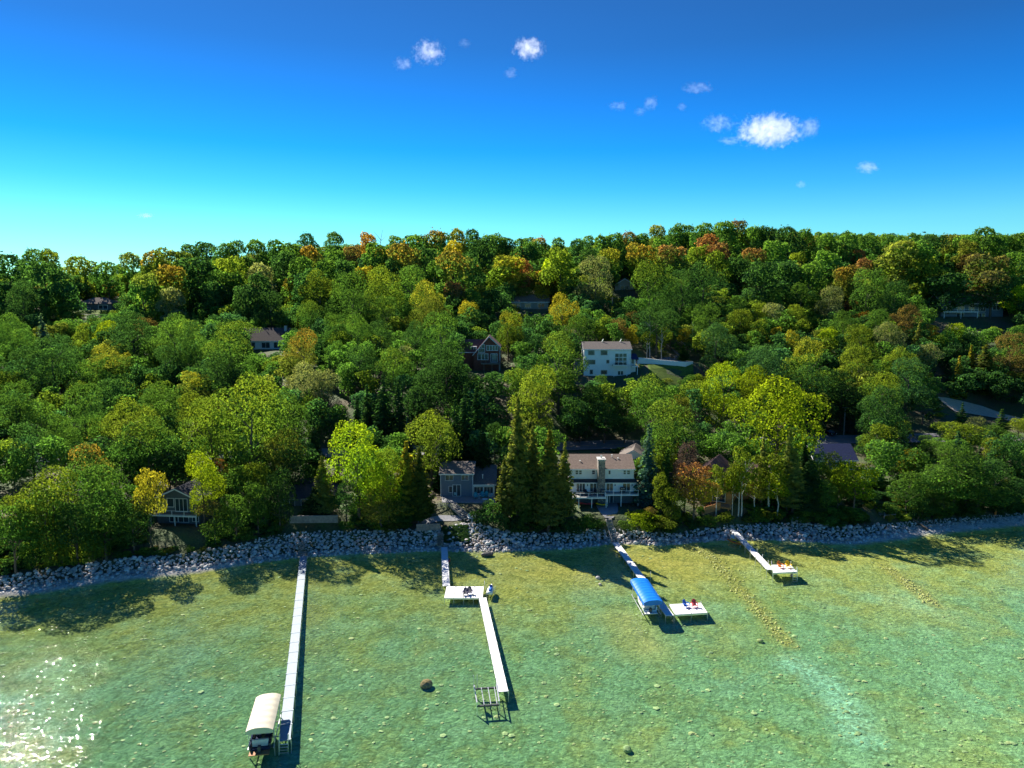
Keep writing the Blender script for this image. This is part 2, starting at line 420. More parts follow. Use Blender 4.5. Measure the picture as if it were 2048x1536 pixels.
# water: one closed body, clear, with ripples on top
def water_mat():
    m, t = nt_of('lake_water'); N = NT(t)
    g = N.n('ShaderNodeNewGeometry')
    mp = N.n('ShaderNodeMapping'); mp.inputs['Rotation'].default_value = (0, 0, R(28)); mp.inputs['Scale'].default_value = (.75, 1.5, 1)
    N.l(g.outputs['Position'], mp.inputs['Vector'])
    n1 = N.n('ShaderNodeTexNoise', Scale=.5, Detail=2.0, Roughness=.5); n2 = N.n('ShaderNodeTexNoise', Scale=2.8, Detail=2.0)
    N.l(mp.outputs[0], n1.inputs['Vector']); N.l(mp.outputs[0], n2.inputs['Vector'])
    h = N.math('ADD', n1.outputs[0], N.math('MULTIPLY', n2.outputs[0], .26))
    b = N.n('ShaderNodeBump', Strength=1.0, Distance=.125); N.l(h, b.inputs['Height'])
    lw = N.n('ShaderNodeLayerWeight'); N.l(b.outputs[0], lw.inputs['Normal'])
    fr = N.math('ADD', N.math('MULTIPLY', N.math('POWER', lw.outputs['Facing'], 5.0), .9), .02)
    gl = N.n('ShaderNodeBsdfGlossy', Roughness=.018); N.l(b.outputs[0], gl.inputs['Normal'])
    tr = N.n('ShaderNodeBsdfTransparent'); tr.inputs[0].default_value = (.97, 1, .99, 1)
    mx = N.n('ShaderNodeMixShader'); N.l(fr, mx.inputs[0]); N.l(tr.outputs[0], mx.inputs[1]); N.l(gl.outputs[0], mx.inputs[2])
    va = N.n('ShaderNodeVolumeAbsorption', Density=.022); va.inputs['Color'].default_value = (.25, .86, .78, 1)
    o = N.n('ShaderNodeOutputMaterial'); N.l(mx.outputs[0], o.inputs[0]); N.l(va.outputs[0], o.inputs['Volume']); return m
wtr = MB().box(-2500, 2500, -1450, 460, -5, 0).ob('lake_water', water_mat())
tag(wtr, kind='structure')
#@@PART2
# ------------------------------------------------------------------ boulder bank along the shore
def rock_mat(name, lo, hi, warm):
    m, t = nt_of(name); N = NT(t)
    oi = N.n('ShaderNodeObjectInfo'); g = N.n('ShaderNodeNewGeometry')
    r = N.math('FRACT', N.math('ADD', oi.outputs['Random'], g.outputs['Random Per Island']))
    r2 = N.math('FRACT', N.math('MULTIPLY', r, 7.31))
    c = N.mix(r, lo, hi); c = N.mix(N.math('MULTIPLY', N.math('GREATER_THAN', r2, .7), .55), c, warm)
    nz = N.n('ShaderNodeTexNoise', Scale=3.5, Detail=6.0); N.l(g.outputs['Position'], nz.inputs['Vector'])
    c = N.mix(1.0, c, N.mix(nz.outputs[0], (.6, .6, .6), (1.35, 1.35, 1.35)), 'MULTIPLY')
    p = N.n('ShaderNodeBsdfPrincipled', Roughness=.85); N.l(c, p.inputs['Base Color'])
    b = N.n('ShaderNodeBump', Strength=.6, Distance=.08); N.l(nz.outputs[0], b.inputs['Height']); N.l(b.outputs[0], p.inputs['Normal'])
    o = N.n('ShaderNodeOutputMaterial'); N.l(p.outputs[0], o.inputs[0]); return m
ROCK = rock_mat('boulder', (.19, .19, .20), (.62, .61, .61), (.50, .40, .36))
BEDROCK = rock_mat('lake_stone', (.16, .24, .09), (.30, .40, .16), (.27, .29, .10))
import bmesh
def rock_proto(seed, sub=2):
    bm = bmesh.new(); bmesh.ops.create_icosphere(bm, subdivisions=sub, radius=1)
    rr = np.random.default_rng(seed); pl = rr.normal(size=(9, 3)); pl /= np.linalg.norm(pl, axis=1)[:, None]; dd = rr.uniform(.62, .95, 9)
    for q in bm.verts:
        p = np.array(q.co)
        for a, b in zip(pl, dd):
            k = p @ a
            if k > b: p = p - a * (k - b) * .85
        q.co = p * np.array([1, .88, .72]) * (1 + rr.uniform(-.04, .04))
    v = np.array([q.co[:] for q in bm.verts]); f = [[q.index for q in p.verts] for p in bm.faces]; bm.free(); return v, f
ROCKS = [rock_proto(k, 2) for k in range(6)]; ROCKS1 = [rock_proto(40 + k, 1) for k in range(4)]
def rotm(rr):
    return np.array(Matrix.Rotation(rr.uniform(0, 6.28), 3, 'Z') @ Matrix.Rotation(rr.uniform(-.5, .5), 3, 'X'))
def scatter_join(name, spots, protos, m, parent=None, rr=RNG, flat_=(1, 1, 1)):
    V, Fc, n = [], [], 0
    for (x, y, z, r) in spots:
        v, f = protos[rr.integers(len(protos))]
        q = (v * r) @ rotm(rr).T * flat_ + (x, y, z); V.append(q); Fc += [[i + n for i in k] for k in f]; n += len(v)
    me = bpy.data.meshes.new(name); me.from_pydata(np.vstack(V).tolist(), [], Fc); me.materials.append(m)
    o = link(name, me, parent); o['kind'] = 'stuff'; return o
bank = thing('boulder_bank', (0, float(ysh(0)), 0), 'long sloping bank of pale grey boulders piled between trees and lake', 'stone revetment')
spots = []
NOROCK = []
for px, r in (((880, 1080), .8), ((608, 1098), .75), ((1228, 1078), .75), ((1224, 1058), .75), ((1219,1046), .8)):
    p = at_z(*px, 1.2); NOROCK.append((p.x, p.y, r))
x = -125.0
while x < 150:
    st = float(s_top(x)); pebbly = x < -92 or x > 84
    s = .2
    while s < st + .3:
        r = float(np.clip(RNG.lognormal(-1.2, .30), .16, .6)) * (.62 if pebbly and x > 84 else 1)
        px, s2 = x + RNG.uniform(-.4, .4), s + RNG.uniform(-.2, .2)
        y = float(ysh(px)) + s2; z = SLOPE * max(s2, 0) + RNG.uniform(-.12, .2)
        if not any(math.hypot(px-a, y-b) < c for a, b, c in NOROCK): spots.append((px, y, z, r))
        s += RNG.uniform(.34, .6)
    x += RNG.uniform(.34, .6)
spots.sort(key=lambda q: -q[3] * (1.3 if abs(q[0]) < 75 else 1))
rmeshes = []
for v, f in ROCKS:
    me = bpy.data.meshes.new('boulder'); me.from_pydata(v.tolist(), [], f); me.materials.append(ROCK); rmeshes.append(me)
for k, (x, y, z, r) in enumerate(spots[:290]):
    o = link('boulder', rmeshes[k % 6], bank); o.location = (x, y - bank.location.y, z); o.scale = (r,) * 3
    o.rotation_euler = (RNG.uniform(-.5, .5), RNG.uniform(-.4, .4), RNG.uniform(0, 6.3))
o = scatter_join('small_boulders', [(a, b - bank.location.y, c, r) for a, b, c, r in spots[290:]], ROCKS1, ROCK, bank)
# single stones on the beach and in the lake
def stone(u, v, r, label, m=ROCK, z=0.05, sc3=(1, 1, 1)):
    p = at_z(u, v, z); me = rmeshes[int(u) % 6] if m is ROCK else None
    if me is None:
        vv, ff = ROCKS[int(u) % 6]; me = bpy.data.meshes.new('stone'); me.from_pydata(vv.tolist(), [], ff); me.materials.append(m)
    o = link('stone', me); bz = float(bed_z(np.array(p.x), np.array(p.y)))
    o.location = (p.x, p.y, bz + r * .3); o.scale = (r * sc3[0], r * sc3[1], r * sc3[2]); o.rotation_euler.z = u
    tag(o, label, 'stone')
DARKROCK = mat('dark_wet_stone', (.06, .06, .065), .6, .3, 4, .5)
stone(974, 1110, 1.2, 'dark wet boulder at the waterline right of the second dock', DARKROCK, .2, (1.1, .7, .6))
stone(1350, 1085, .75, 'pale boulder apart at the sunny waterline, right of the blue-canopied dock')
stone(1326, 1083, .6, 'pale boulder at the waterline just left of a larger lone boulder')
stone(1196, 1154, .5, 'small pale stone showing in shallow water left of the blue canopy')
stone(1200, 1166, .35, 'smallest stone in shallow water left of the blue canopy')
stone(852, 1370, .95, 'large brown stone on the lake bed left of the empty boat lift', mat('brown_stone', (.15, .12, .05), .9, .3, 3, .4), -.6)
stone(1520, 1282, .5, 'brown stone on the lake bed below the blue-canopied dock', BEDROCK, -.6)
stone(1255, 1497, .6, 'dark green stone near the lower edge of the lake view', BEDROCK, -.8)
bs = []
for k in range(1900):
    u, v = RNG.uniform(-60, 2110), RNG.uniform(1110, 1560); p = at_z(u, v, -.6)
    s = p.y - float(ysh(p.x))
    if s > -1.5: continue
    bs.append((p.x, p.y, float(bed_z(np.array(p.x), np.array(p.y))) + .02, float(np.clip(RNG.lognormal(-1.75, .42), .08, .5))))
tag(scatter_join('lake_bed_stones', bs, ROCKS1, BEDROCK, flat_=(1.15, 1, .5)), kind='stuff')
bs = []
for path, n, wd in ((RIDGE1, 420, 1.6), (RIDGE2, 190, 1.4)):
    for k in range(n):
        i = RNG.integers(len(path) - 1); t = RNG.random(); q = np.array(path[i]) * (1-t) + np.array(path[i+1]) * t + RNG.normal(0, wd * .5, 2)
        bs.append((q[0], q[1], float(bed_z(q[0], q[1])) + .01, float(np.clip(RNG.lognormal(-1.75, .35), .08, .36))))
RIDGEROCK = rock_mat('yellow_lake_stone', (.28, .31, .09), (.46, .46, .15), (.40, .37, .12))
tag(scatter_join('stone_line', bs, ROCKS1, RIDGEROCK), kind='stuff')

# ------------------------------------------------------------------ docks
POST_ME = MB().cyl((0,0,-2.0), (0,0,.55), .045, n=6).mesh('post', ALU)
def dock_run(root, a, b, width, z, n, posts=True, m=DECK, postup=.0):
    a, b = Vector(a), Vector(b); d = b - a; L = d.length; d.normalize(); nrm = Vector((-d.y, d.x, 0))
    step = L / n
    me = MB().box(-width/2, width/2, .02, step - .07, -.09, 0).mesh('deck_panel', m)
    ang = math.atan2(d.y, d.x) - math.pi / 2
    for k in range(n):
        o = link('deck_panel', me, root); o.location = a + d * step * k + Vector((0, 0, z + random.uniform(-.012, .012))) - root.location
        o.rotation_euler.z = ang
    f = MB()
    for sgn in (-1, 1):
        f.bar(a + nrm * sgn * (width/2 - .03) + Vector((0,0,z-.17)) - root.location, b + nrm * sgn * (width/2 - .03) + Vector((0,0,z-.17)) - root.location, .06, .15)
    f.ob('side_frame', ALU, root)
    if posts:
        for k in range(n + 1):
            for sgn in (-1, 1):
                p = a + d * min(max(step * k, .1), L - .1) + nrm * sgn * (width/2 + .05)
                o = link('post', POST_ME, root); o.location = p + Vector((0, 0, z - .45 + postup)) - root.location
def flat(p): return Vector((p.x, p.y, 0))
def ladder(root, p, z, ang, w=.6, n=5, h=1.6):
    r = bpy.data.objects.new('ladder', None); COL.objects.link(r); r.parent = root; r.location = Vector((p.x, p.y, z)) - root.location; r.rotation_euler.z = ang
    for sx in (-w/2, w/2):
        m = MB(); m.bar((sx, 0, .8), (sx, -.35, -h), .05); m.bar((sx, .35, .75), (sx, 0, .8), .05); m.bar((sx, .35, 0), (sx, .35, .75), .05); m.ob('rail', ALU, r)
    me = MB().box(-w/2, w/2, -.06, .06, -.03, .03).mesh('rung', ALU)
    for k in range(n):
        o = link('rung', me, r); t = (k + .6) / n; o.location = (0, -.1 - .24 * t, -.05 - (h - .1) * t)
ZD = .7
d1 = thing('boat_dock', flat(at_z(569, 1480, ZD)), 'longest white dock running straight from the shore to the cream-canopied boat lift', 'dock', group='docks along the shore')
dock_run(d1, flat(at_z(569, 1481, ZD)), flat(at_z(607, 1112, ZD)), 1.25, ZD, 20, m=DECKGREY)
p = at_z(569, 1481, ZD); ladder(d1, p + Vector((0, -.2, 0)), ZD, R(6), .95, 4, 1.3)
d2 = thing('boat_dock', flat(at_z(892, 1178, ZD)), 'white zigzag dock with two dark chairs and an empty lift at its end', 'dock', group='docks along the shore')
A0, A1 = flat(at_z(892.5, 1183, ZD)), flat(at_z(888.5, 1094, ZD))
c_fl, c_fr, c_br, c_bl = [flat(at_z(u, v, ZD)) for u, v in ((888, 1196), (968, 1193), (967, 1174), (886.5, 1173))]
dock_run(d2, flat(at_z(892.5, 1171.5, ZD)), A1, 1.2, ZD, 9)
ym, wd = (c_fl.y + c_bl.y) / 2, abs(c_bl.y - c_fl.y)
dock_run(d2, Vector((c_fl.x, ym, 0)), Vector((c_br.x + .1, ym, 0)), wd, ZD + .002, 4)
dock_run(d2, flat(at_z(1007, 1383, ZD)), flat(at_z(965, 1195, ZD)), 1.2, ZD, 9)
d3 = thing('boat_dock', flat(at_z(1340, 1230, ZD)), 'white slanting dock passing the blue boat canopy to a square platform with two chairs', 'dock', group='docks along the shore')
dock_run(d3, flat(at_z(1340, 1231, ZD)), flat(at_z(1230.5, 1084.5, ZD)), 1.25, ZD, 15)
fl, fr, br, bl = [flat(at_z(u, v, ZD)) for u, v in ((1350, 1229), (1415, 1225), (1402, 1205.5), (1338, 1208.6))]
for k in (0, 1):
    t0, t1 = k * .5, k * .5 + .5; m = MB()
    q = [fl.lerp(fr, t0 + .004), fl.lerp(fr, t1 - .004), bl.lerp(br, t1 - .004), bl.lerp(br, t0 + .004)]
    m.prism([w + Vector((0, 0, ZD - .1)) - d3.location for w in q], (0, 0, .1)); m.ob('deck_panel', DECK, d3)
m = MB()
for q0, q1 in ((fl, fr), (fr, br), (br, bl)): m.bar(q0 + Vector((0,0,ZD-.2)) - d3.location, q1 + Vector((0,0,ZD-.2)) - d3.location, .06, .18)
m.ob('side_frame', ALU, d3)
for q in (fl, fr, br, bl, fl.lerp(fr, .5), bl.lerp(br, .5)):
    o = link('post', POST_ME, d3); o.location = q + Vector((0, 0, ZD - .3)) - d3.location
Z4 = 1.35
d4 = thing('boat_dock', flat(at_z(1538, 1136, Z4)), 'tall-posted white dock leading out to a platform with orange and yellow chairs', 'dock', group='docks along the shore')
dock_run(d4, flat(at_z(1541, 1139, Z4)), flat(at_z(1460, 1053.5, Z4)), 1.2, Z4, 8, postup=.55)
fl, fr, br, bl = [flat(at_z(u, v, Z4)) for u, v in ((1545.5, 1145.5), (1594.5, 1143), (1581.5, 1130), (1543, 1129.5))]
m = MB(); m.prism([w + Vector((0, 0, Z4 - .1)) - d4.location for w in (fl, fr, br, bl)], (0, 0, .102)); m.ob('deck_panel', DECK, d4)
m = MB()
for q0, q1 in ((fl, fr), (fr, br), (br, bl)): m.bar(q0 + Vector((0,0,Z4-.2)) - d4.location, q1 + Vector((0,0,Z4-.2)) - d4.location, .06, .18)
m.ob('side_frame', ALU, d4)
for q in (fl, fr, br, bl):
    o = link('post', POST_ME, d4); o.location = q + Vector((0, 0, Z4 + .2)) - d4.location
ladder(d4, fr + Vector((-.45, -.1, 0)), Z4, R(-4), .75, 5, 1.9)

# ------------------------------------------------------------------ boat lifts and boats
def canopy_lift(name, corners_px, ze, rise, cmat, label, skirt, ribs, nseg=12):
    bl, br, fr, fl = [at_z(u, v, ze) for u, v in corners_px]
    c = (bl + br + fr + fl) / 4; root = thing(name, (c.x, c.y, 0), label, 'boat lift')
    o0 = root.location; NT_ = 22
    def pt(s, t, k=1.0):
        p = bl.lerp(br, t).lerp(fl.lerp(fr, t), s); e = 1 - abs(2 * s - 1) ** 6 * .25
        sag = .035 * (1 - math.cos(2 * math.pi * s * ribs)) * math.sin(math.pi * t)
        return p + Vector((0, 0, (rise * (1 - abs(2*t-1) ** 2.8)) * e * k - sag)) - o0
    m = MB(); rows = []
    for i in range(ribs * 6 + 1):
        s = i / (ribs * 6); rows.append([pt(s, j / nseg) for j in range(nseg + 1)])
    n = nseg + 1
    m.add([p for r in rows for p in r], [(i*n+j, i*n+j+1, (i+1)*n+j+1, (i+1)*n+j) for i in range(len(rows)-1) for j in range(nseg)])
    m.ob('canopy_top', cmat, root, True)
    for nm, s in (('end_panel', 1.0), ('end_panel', 0.0)):
        m = MB(); top = [pt(s, j / nseg) for j in range(n)]; a, b = top[0], top[-1]; off = (fl - bl).normalized() * (.03 if s else -.03)
        m.add([p + off for p in top] + [b + off + Vector((0,0,-skirt)), a + off + Vector((0,0,-skirt))], [tuple(range(n + 2))]); m.ob(nm, cmat, root)
    for t in (0, 1):
        m = MB(); a, b = pt(0, t), pt(1, t); x = Vector((0, 0, -skirt)); sd_ = (br - bl).normalized() * (-.02 if t == 0 else .02)
        m.add([a + sd_, b + sd_, b + sd_ + x, a + sd_ + x], [(0,1,2,3)]); m.ob('side_skirt', cmat, root)
        m = MB(); m.bar(a - sd_ * 3 + Vector((0,0,-.04)), b - sd_ * 3 + Vector((0,0,-.04)), .06); m.ob('canopy_rail', ALU, root)
    pm = MB()
    for s in (.16, .84):
        for t in (.03, .97):
            q = pt(s, t, 0); mm = MB(); mm.bar((q.x, q.y, -1.6), (q.x, q.y, ze), .09); mm.ob('post', ALU, root)
        a, b = pt(s, .03, 0), pt(s, .97, 0); mm = MB(); mm.bar((a.x, a.y, .1), (b.x, b.y, .1), .12); mm.ob('cross_beam', DARKMETAL, root)
    for t in (.03, .97):
        a, b = pt(.05, t, 0), pt(.95, t, 0); mm = MB(); mm.bar((a.x, a.y, .42), (b.x, b.y, .42), .1); mm.bar((a.x, a.y, -1.3), (b.x, b.y, -1.3), .1); mm.ob('side_beam', ALU, root)
    d = ((bl + br) / 2 - (fl + fr) / 2); return root, c, math.atan2(d.y, d.x) - math.pi / 2, d.length
CREAM = mat('cream_canvas', (.52, .48, .38), .7, .06, 1.2)
BLUEC = mat('blue_canvas', (.004, .15, .60), .4, .15, 1.2)
def boat(c, ang, L, Wd, hull, label, zb=.35, platform=None, z_in=.35):
    root = thing('motor_boat', (c.x, c.y, 0), label, 'boat', ang)
    m = MB(); rings = []
    for t in np.linspace(0, 1, 9):
        w = Wd / 2 * (1 if t < .45 else (1 - ((t - .45) / .55) ** 2.2 * .97)); y = -L / 2 + L * t; k = .2 * max(0, t - .5); top = zb + .95 + k
        rings.append([(-w, y, top), (-w * .92, y, zb + .35 + k), (0, y, zb + k * 1.6), (w * .92, y, zb + .35 + k), (w, y, top), (w * .86, y, top - .02), (w * .8, y, zb + .45 + k), (-w * .8, y, zb + .45 + k), (-w * .86, y, top - .02)])
    m.loft(rings); m.ob('hull', hull, root)
    m = MB(); y0 = L * .2
    m.add([(-Wd*.42, -L*.02, zb+1.0), (-Wd*.36, y0, zb+1.0), (Wd*.36, y0, zb+1.0), (Wd*.42, -L*.02, zb+1.0), (-Wd*.38, -L*.06, zb+1.5), (-Wd*.3, y0-.35, zb+1.52), (Wd*.3, y0-.35, zb+1.52), (Wd*.38, -L*.06, zb+1.5)],
          [(0,1,5,4), (1,2,6,5), (2,3,7,6)]); m.ob('windshield', GLASS, root)
    seat = mat('boat_vinyl', (.6, .6, .58), .5, .1)
    for x in (-Wd*.22, Wd*.22):
        m = MB(); m.box(x-.28, x+.28, -.55, .0, zb+.5, zb+.85); m.box(x-.28, x+.28, -.68, -.55, zb+.5, zb+1.35); m.ob('seat', seat, root)
    m = MB(); m.box(-Wd*.36, Wd*.36, -L*.40, -L*.32, zb+.5, zb+.85); m.box(-Wd*.36, Wd*.36, -L*.44, -L*.405, zb+.5, zb+1.25); m.ob('rear_bench', seat, root)
    m = MB()
    for x in (-Wd*.4, Wd*.4): m.bar((x, -L*.1, zb+.95), (x*.9, -L*.16, zb+2.0), .06)
    m.bar((-Wd*.36, -L*.16, zb+2.0), (Wd*.36, -L*.16, zb+2.0), .06); m.ob('arch', DARKMETAL, root)
    m = MB(); m.box(-Wd*.45, Wd*.45, -L/2-.85, -L/2-.02, zb+.22, zb+.3); m.ob('swim_platform', platform or WHITE, root)
    m = MB(); m.box(-.16, .16, -L/2-.5, -L/2-.05, zb+.32, zb+.95); m.ob('engine_cover', DARKMETAL, root)
    return root
NAVY = mat('navy_gelcoat', (.02, .03, .07), .2, .1, 1, 0, .5)
TEAK = mat('teak_platform', (.34, .15, .06), .6, .2, 6)
rt, c, ang, L = canopy_lift('boat_lift', [(512, 1395), (562, 1389), (546, 1459), (491, 1464)], 2.8, .45, CREAM, 'boat lift with a sunlit cream canopy beside the end of the longest dock', .35, 6)
boat(c + Vector((0.1, -.5, 0)), ang, 6.4, 2.35, NAVY, 'dark motor boat with brown swim platform hanging under the cream canopy', .4, TEAK)
# small dark window in the cream canopy
rt, c, ang, L = canopy_lift('boat_lift', [(1261, 1160), (1295, 1158), (1325, 1203), (1288, 1206)], 2.7, .42, BLUEC, 'boat lift under a bright blue ribbed canopy beside the slanting dock', .5, 9)
boat(c + Vector((-.1, -.2, 0)), ang, 6.0, 2.3, WHITE, 'white motor boat hanging under the bright blue canopy', .35)
# bare lift at the end of the zigzag dock
bl, br, fr, fl = [flat(at_z(u, v, .3)) for u, v in ((948, 1378), (993, 1375.5), (998.5, 1409.5), (954, 1412.5))]
c = (bl + br + fr + fl) / 4
rt = thing('boat_lift', c, 'empty boat lift frame of dark beams beside the end of the zigzag dock', 'boat lift')
for a, b in ((bl, br), (fl, fr)):
    m = MB(); m.bar(a - c + Vector((0,0,.3)), b - c + Vector((0,0,.3)), .2); m.ob('cross_beam', DARKMETAL, rt)
for a, b in ((bl, fl), (br, fr)):
    m = MB(); m.bar(a - c + Vector((0,0,.75)), b - c + Vector((0,0,.75)), .13); m.bar(a - c + Vector((0,0,-1.3)), b - c + Vector((0,0,-1.3)), .13); m.ob('side_beam', ALU, rt)
for t in (.32, .62, .9):
    a, b = bl.lerp(br, t), fl.lerp(fr, t); m = MB(); m.bar(a - c + Vector((0,0,.43)), b - c + Vector((0,0,.43)), .09); m.ob('bunk', ALU, rt)
for q in (bl, br, fr, fl):
    m = MB(); m.bar(q - c + Vector((0,0,-1.45)), q - c + Vector((0,0,.85)), .12); m.ob('post', ALU, rt)
    m = MB(); m.box(q.x-c.x-.25, q.x-c.x+.25, q.y-c.y-.25, q.y-c.y+.25, -1.5, -1.42); m.ob('foot_pad', DARKMETAL, rt)
for q in (bl + Vector((-.05, .1, 0)), bl + Vector((.4, .2, 0))):
    m = MB(); m.cyl(q - c + Vector((0,0,.3)), q - c + Vector((0,0,2.1)), .05, n=6); m.ob('guide_pole', ALU, rt)
m = MB(); q = bl.lerp(fl, .4) - c
m.loft([[(q.x-.12, q.y + .42*math.cos(a), 1.25 + .42*math.sin(a)) for a in np.linspace(0, 5.8, 12)], [(q.x-.02, q.y + .42*math.cos(a), 1.25 + .42*math.sin(a)) for a in np.linspace(0, 5.8, 12)]]); m.ob('winch_wheel', ALU, rt)

# ------------------------------------------------------------------ chairs, kayaks, water toys
def adirondack(p, ang, m, label, group=None, s=1.0):
    r = thing('adirondack_chair', p, label, 'chair', ang, group); r.scale = (s, s, s)
    a = MB()
    for k in range(5): a.box(-.29, .29, -.42 + k*.1, -.335 + k*.1, .33 - k*.025, .355 - k*.025)
    a.ob('seat', m, r)
    for k in range(5):
        x = -.24 + k * .12; h = 1.02 - .05 * abs(k - 2) ** 1.6; a = MB()
        a.prism([(x-.052, .03, .2), (x+.052, .03, .2), (x+.06, .36, h), (x-.06, .36, h)], (0, .03, 0)); a.ob('back_slat', m, r)
    for sx in (-1, 1):
        a = MB(); a.box(sx*.36-.08, sx*.36+.08, -.48, .28, .56, .59); a.ob('armrest', m, r)
        a = MB(); a.box(sx*.33-.025, sx*.33+.025, -.42, -.34, 0, .56); a.ob('leg', m, r)
        a = MB(); a.prism([(sx*.29-.02, .45, 0), (sx*.29-.02, .53, 0), (sx*.29-.02, -.36, .34), (sx*.29-.02, -.42, .28)], (.04, 0, 0)); a.ob('rear_leg', m, r)
    return r
def cmat(n, c): return mat(n + '_plastic', c, .55, .05)
def on(u, v, z): return at_z(u, v, z)
CH = 1.15
adirondack(on(931, 1190, ZD), R(0), cmat('navy', (.03, .03, .09)), 'left dark navy chair on the zigzag dock platform', 'dark chairs on the zigzag dock', CH)
adirondack(on(939.5, 1188, ZD), R(8), cmat('navy', (.03, .03, .09)), 'right dark navy chair on the zigzag dock platform', 'dark chairs on the zigzag dock', CH)
adirondack(on(1371, 1214, ZD), R(38), cmat('blue', (.02, .12, .5)), 'blue adirondack chair on the square platform past the blue canopy', None, CH)
adirondack(on(1388.5, 1213.5, ZD), R(5), cmat('red', (.55, .05, .07)), 'red adirondack chair on the square platform past the blue canopy', None, CH)
adirondack(on(1560, 1135.5, Z4), R(25), cmat('orange', (.75, .2, .03)), 'orange adirondack chair on the tall-posted dock platform', None, CH)
adirondack(on(1576, 1135, Z4), R(0), cmat('yellow', (.8, .5, .02)), 'yellow adirondack chair on the tall-posted dock platform', None, CH)
for k, (u, v, an, w) in enumerate(((940, 1041, 20, 'leftmost'), (949, 1042, -15, 'middle'), (955, 1045, -30, 'rightmost'))):
    p = ground_hit(u, v); adirondack((p.x, p.y, p.z + .02), R(an), cmat('white', (.8, .8, .82)), f'{w} of three white adirondack chairs at the top of the boulder bank', 'white chairs above the boulder bank', 1.25)
def kayak(p, ang, m, label, L=3.2, m2=None, tilt=0):
    r = thing('kayak', p, label, 'kayak', ang); r.rotation_euler.x = tilt
    m1 = MB(); rings = []
    for t in np.linspace(0, 1, 11):
        w = .36 * max(.04, math.sin(math.pi * t)) ** .6; y = -L/2 + L*t; k = .12 * abs(2*t-1) ** 2
        rings.append([(-w, y, .2+k), (-w*.7, y, .04+k), (0, y, k), (w*.7, y, .04+k), (w, y, .2+k), (w*.6, y, .3+k), (0, y, .33+k), (-w*.6, y, .3+k)])
    m1.loft(rings[:6]); m1.ob('hull', m, r, True)
    m3 = MB(); m3.loft(rings[5:]); m3.ob('bow_hull', m2 or m, r, True)
    a = MB(); a.loft([[(.24*math.cos(q), -.1+.5*math.sin(q), z) for q in np.linspace(0, 5.76, 12)] for z in (.3, .37)]); a.ob('cockpit', DARKMETAL, r)
    return r
YEL, ORA, RED = cmat('yellow', (.8, .5, .02)), cmat('orange', (.75, .2, .03)), cmat('red', (.55, .05, .07))
kayak(at_z(897.5, 1121, 0), R(4), RED, 'yellow and red kayak floating beside the first run of the zigzag dock', 3.0, YEL)
kayak(at_z(1468, 1086, .55), R(32), ORA, 'orange kayak resting beside the inner end of the tall-posted dock', 3.4)
kayak(at_z(1475.5, 1084.5, .7), R(34), YEL, 'yellow kayak beside the inner end of the tall-posted dock', 3.4)
rk = thing('kayak_rack', at_z(1471, 1086, .1), 'low timber rack holding two kayaks beside the tall-posted dock', 'rack', R(32))
for y in (-.9, .9):
    m = MB(); m.box(-1.0, 1.0, y-.05, y+.05, .32, .4); m.ob('crossbar', WOODGREY, rk)
    for x in (-.95, .95):
        m = MB(); m.box(x-.05, x+.05, y-.05, y+.05, -.6, .32); m.ob('leg', WOODGREY, rk)
# boarding ramp hanging from the tall-posted dock
p0, p1 = at_z(1467, 1070, 1.1), at_z(1463.5, 1079, .25)
m = MB(); m.bar(p0 - p1, Vector((0,0,0)), .9, .06); o = m.ob('boarding_ramp', mat('pale_blue_ramp', (.45, .6, .68), .6)); o.location = p1; tag(o, 'pale blue boarding ramp sloping from the tall-posted dock to the kayaks', 'ramp')
# float hanging below the ladder platform
p = at_z(1583, 1150, .5); m = MB(); m.loft([[(.22*math.cos(a)*k, .22*math.sin(a)*k, z) for a in np.linspace(0, 5.6, 9)] for k, z in ((.3, -.4), (1, -.2), (1, .2), (.3, .4))])
o = m.ob('dock_fender', cmat('pink', (.5, .3, .3))); o.location = p; tag(o, 'pale pink fender hanging under the platform next to the ladder', 'fender')
# jet ski at the corner of the zigzag dock
p = at_z(981, 1186, .1); js = thing('jet_ski', (p.x, p.y, 0), 'white and blue jet ski on a small lift at the corner of the zigzag dock', 'jet ski', R(-6))
m = MB(); rings = []
for t in np.linspace(0, 1, 8):
    w = .52 * (1 if t < .55 else 1 - ((t-.55)/.45) ** 2 * .9); y = -1.5 + 3.0*t; k = .25 * max(0, t-.4)
    rings.append([(-w, y, .75+k), (-w*.8, y, .45+k), (0, y, .35+k), (w*.8, y, .45+k), (w, y, .75+k), (w*.5, y, .95+k), (-w*.5, y, .95+k)])
m.loft(rings); m.ob('hull', WHITE, js, True)
m = MB(); m.loft([[(-.2, -1.1, .95), (.2, -1.1, .95), (.16, -1.1, 1.2), (-.16, -1.1, 1.2)], [(-.24, 0, .95), (.24, 0, .95), (.18, 0, 1.12), (-.18, 0, 1.12)], [(-.2, .3, 1.0), (.2, .3, 1.0), (.1, .3, 1.3), (-.1, .3, 1.3)]]); m.ob('saddle', cmat('blue', (.02, .12, .5)), js)
m = MB(); m.bar((-.4, .3, 1.4), (.4, .3, 1.4), .06); m.bar((0, .55, 1.05), (0, .3, 1.4), .12); m.ob('handlebar', DARKMETAL, js)
m = MB(); m.loft([[(-.3, .5, 1.05), (.3, .5, 1.05), (.2, .6, 1.3), (-.2, .6, 1.3)], [(-.12, 1.3, .95), (.12, 1.3, .95), (.08, 1.3, 1.0), (-.08, 1.3, 1.0)]]); m.ob('cowl', cmat('blue', (.02, .12, .5)), js)
lf = thing('jet_ski_lift', (p.x, p.y, 0), 'small aluminium cradle under the white jet ski', 'lift', R(-6))
for x in (-.45, .45):
    m = MB(); m.box(x-.05, x+.05, -1.2, 1.2, .22, .32); m.ob('bunk', ALU, lf)
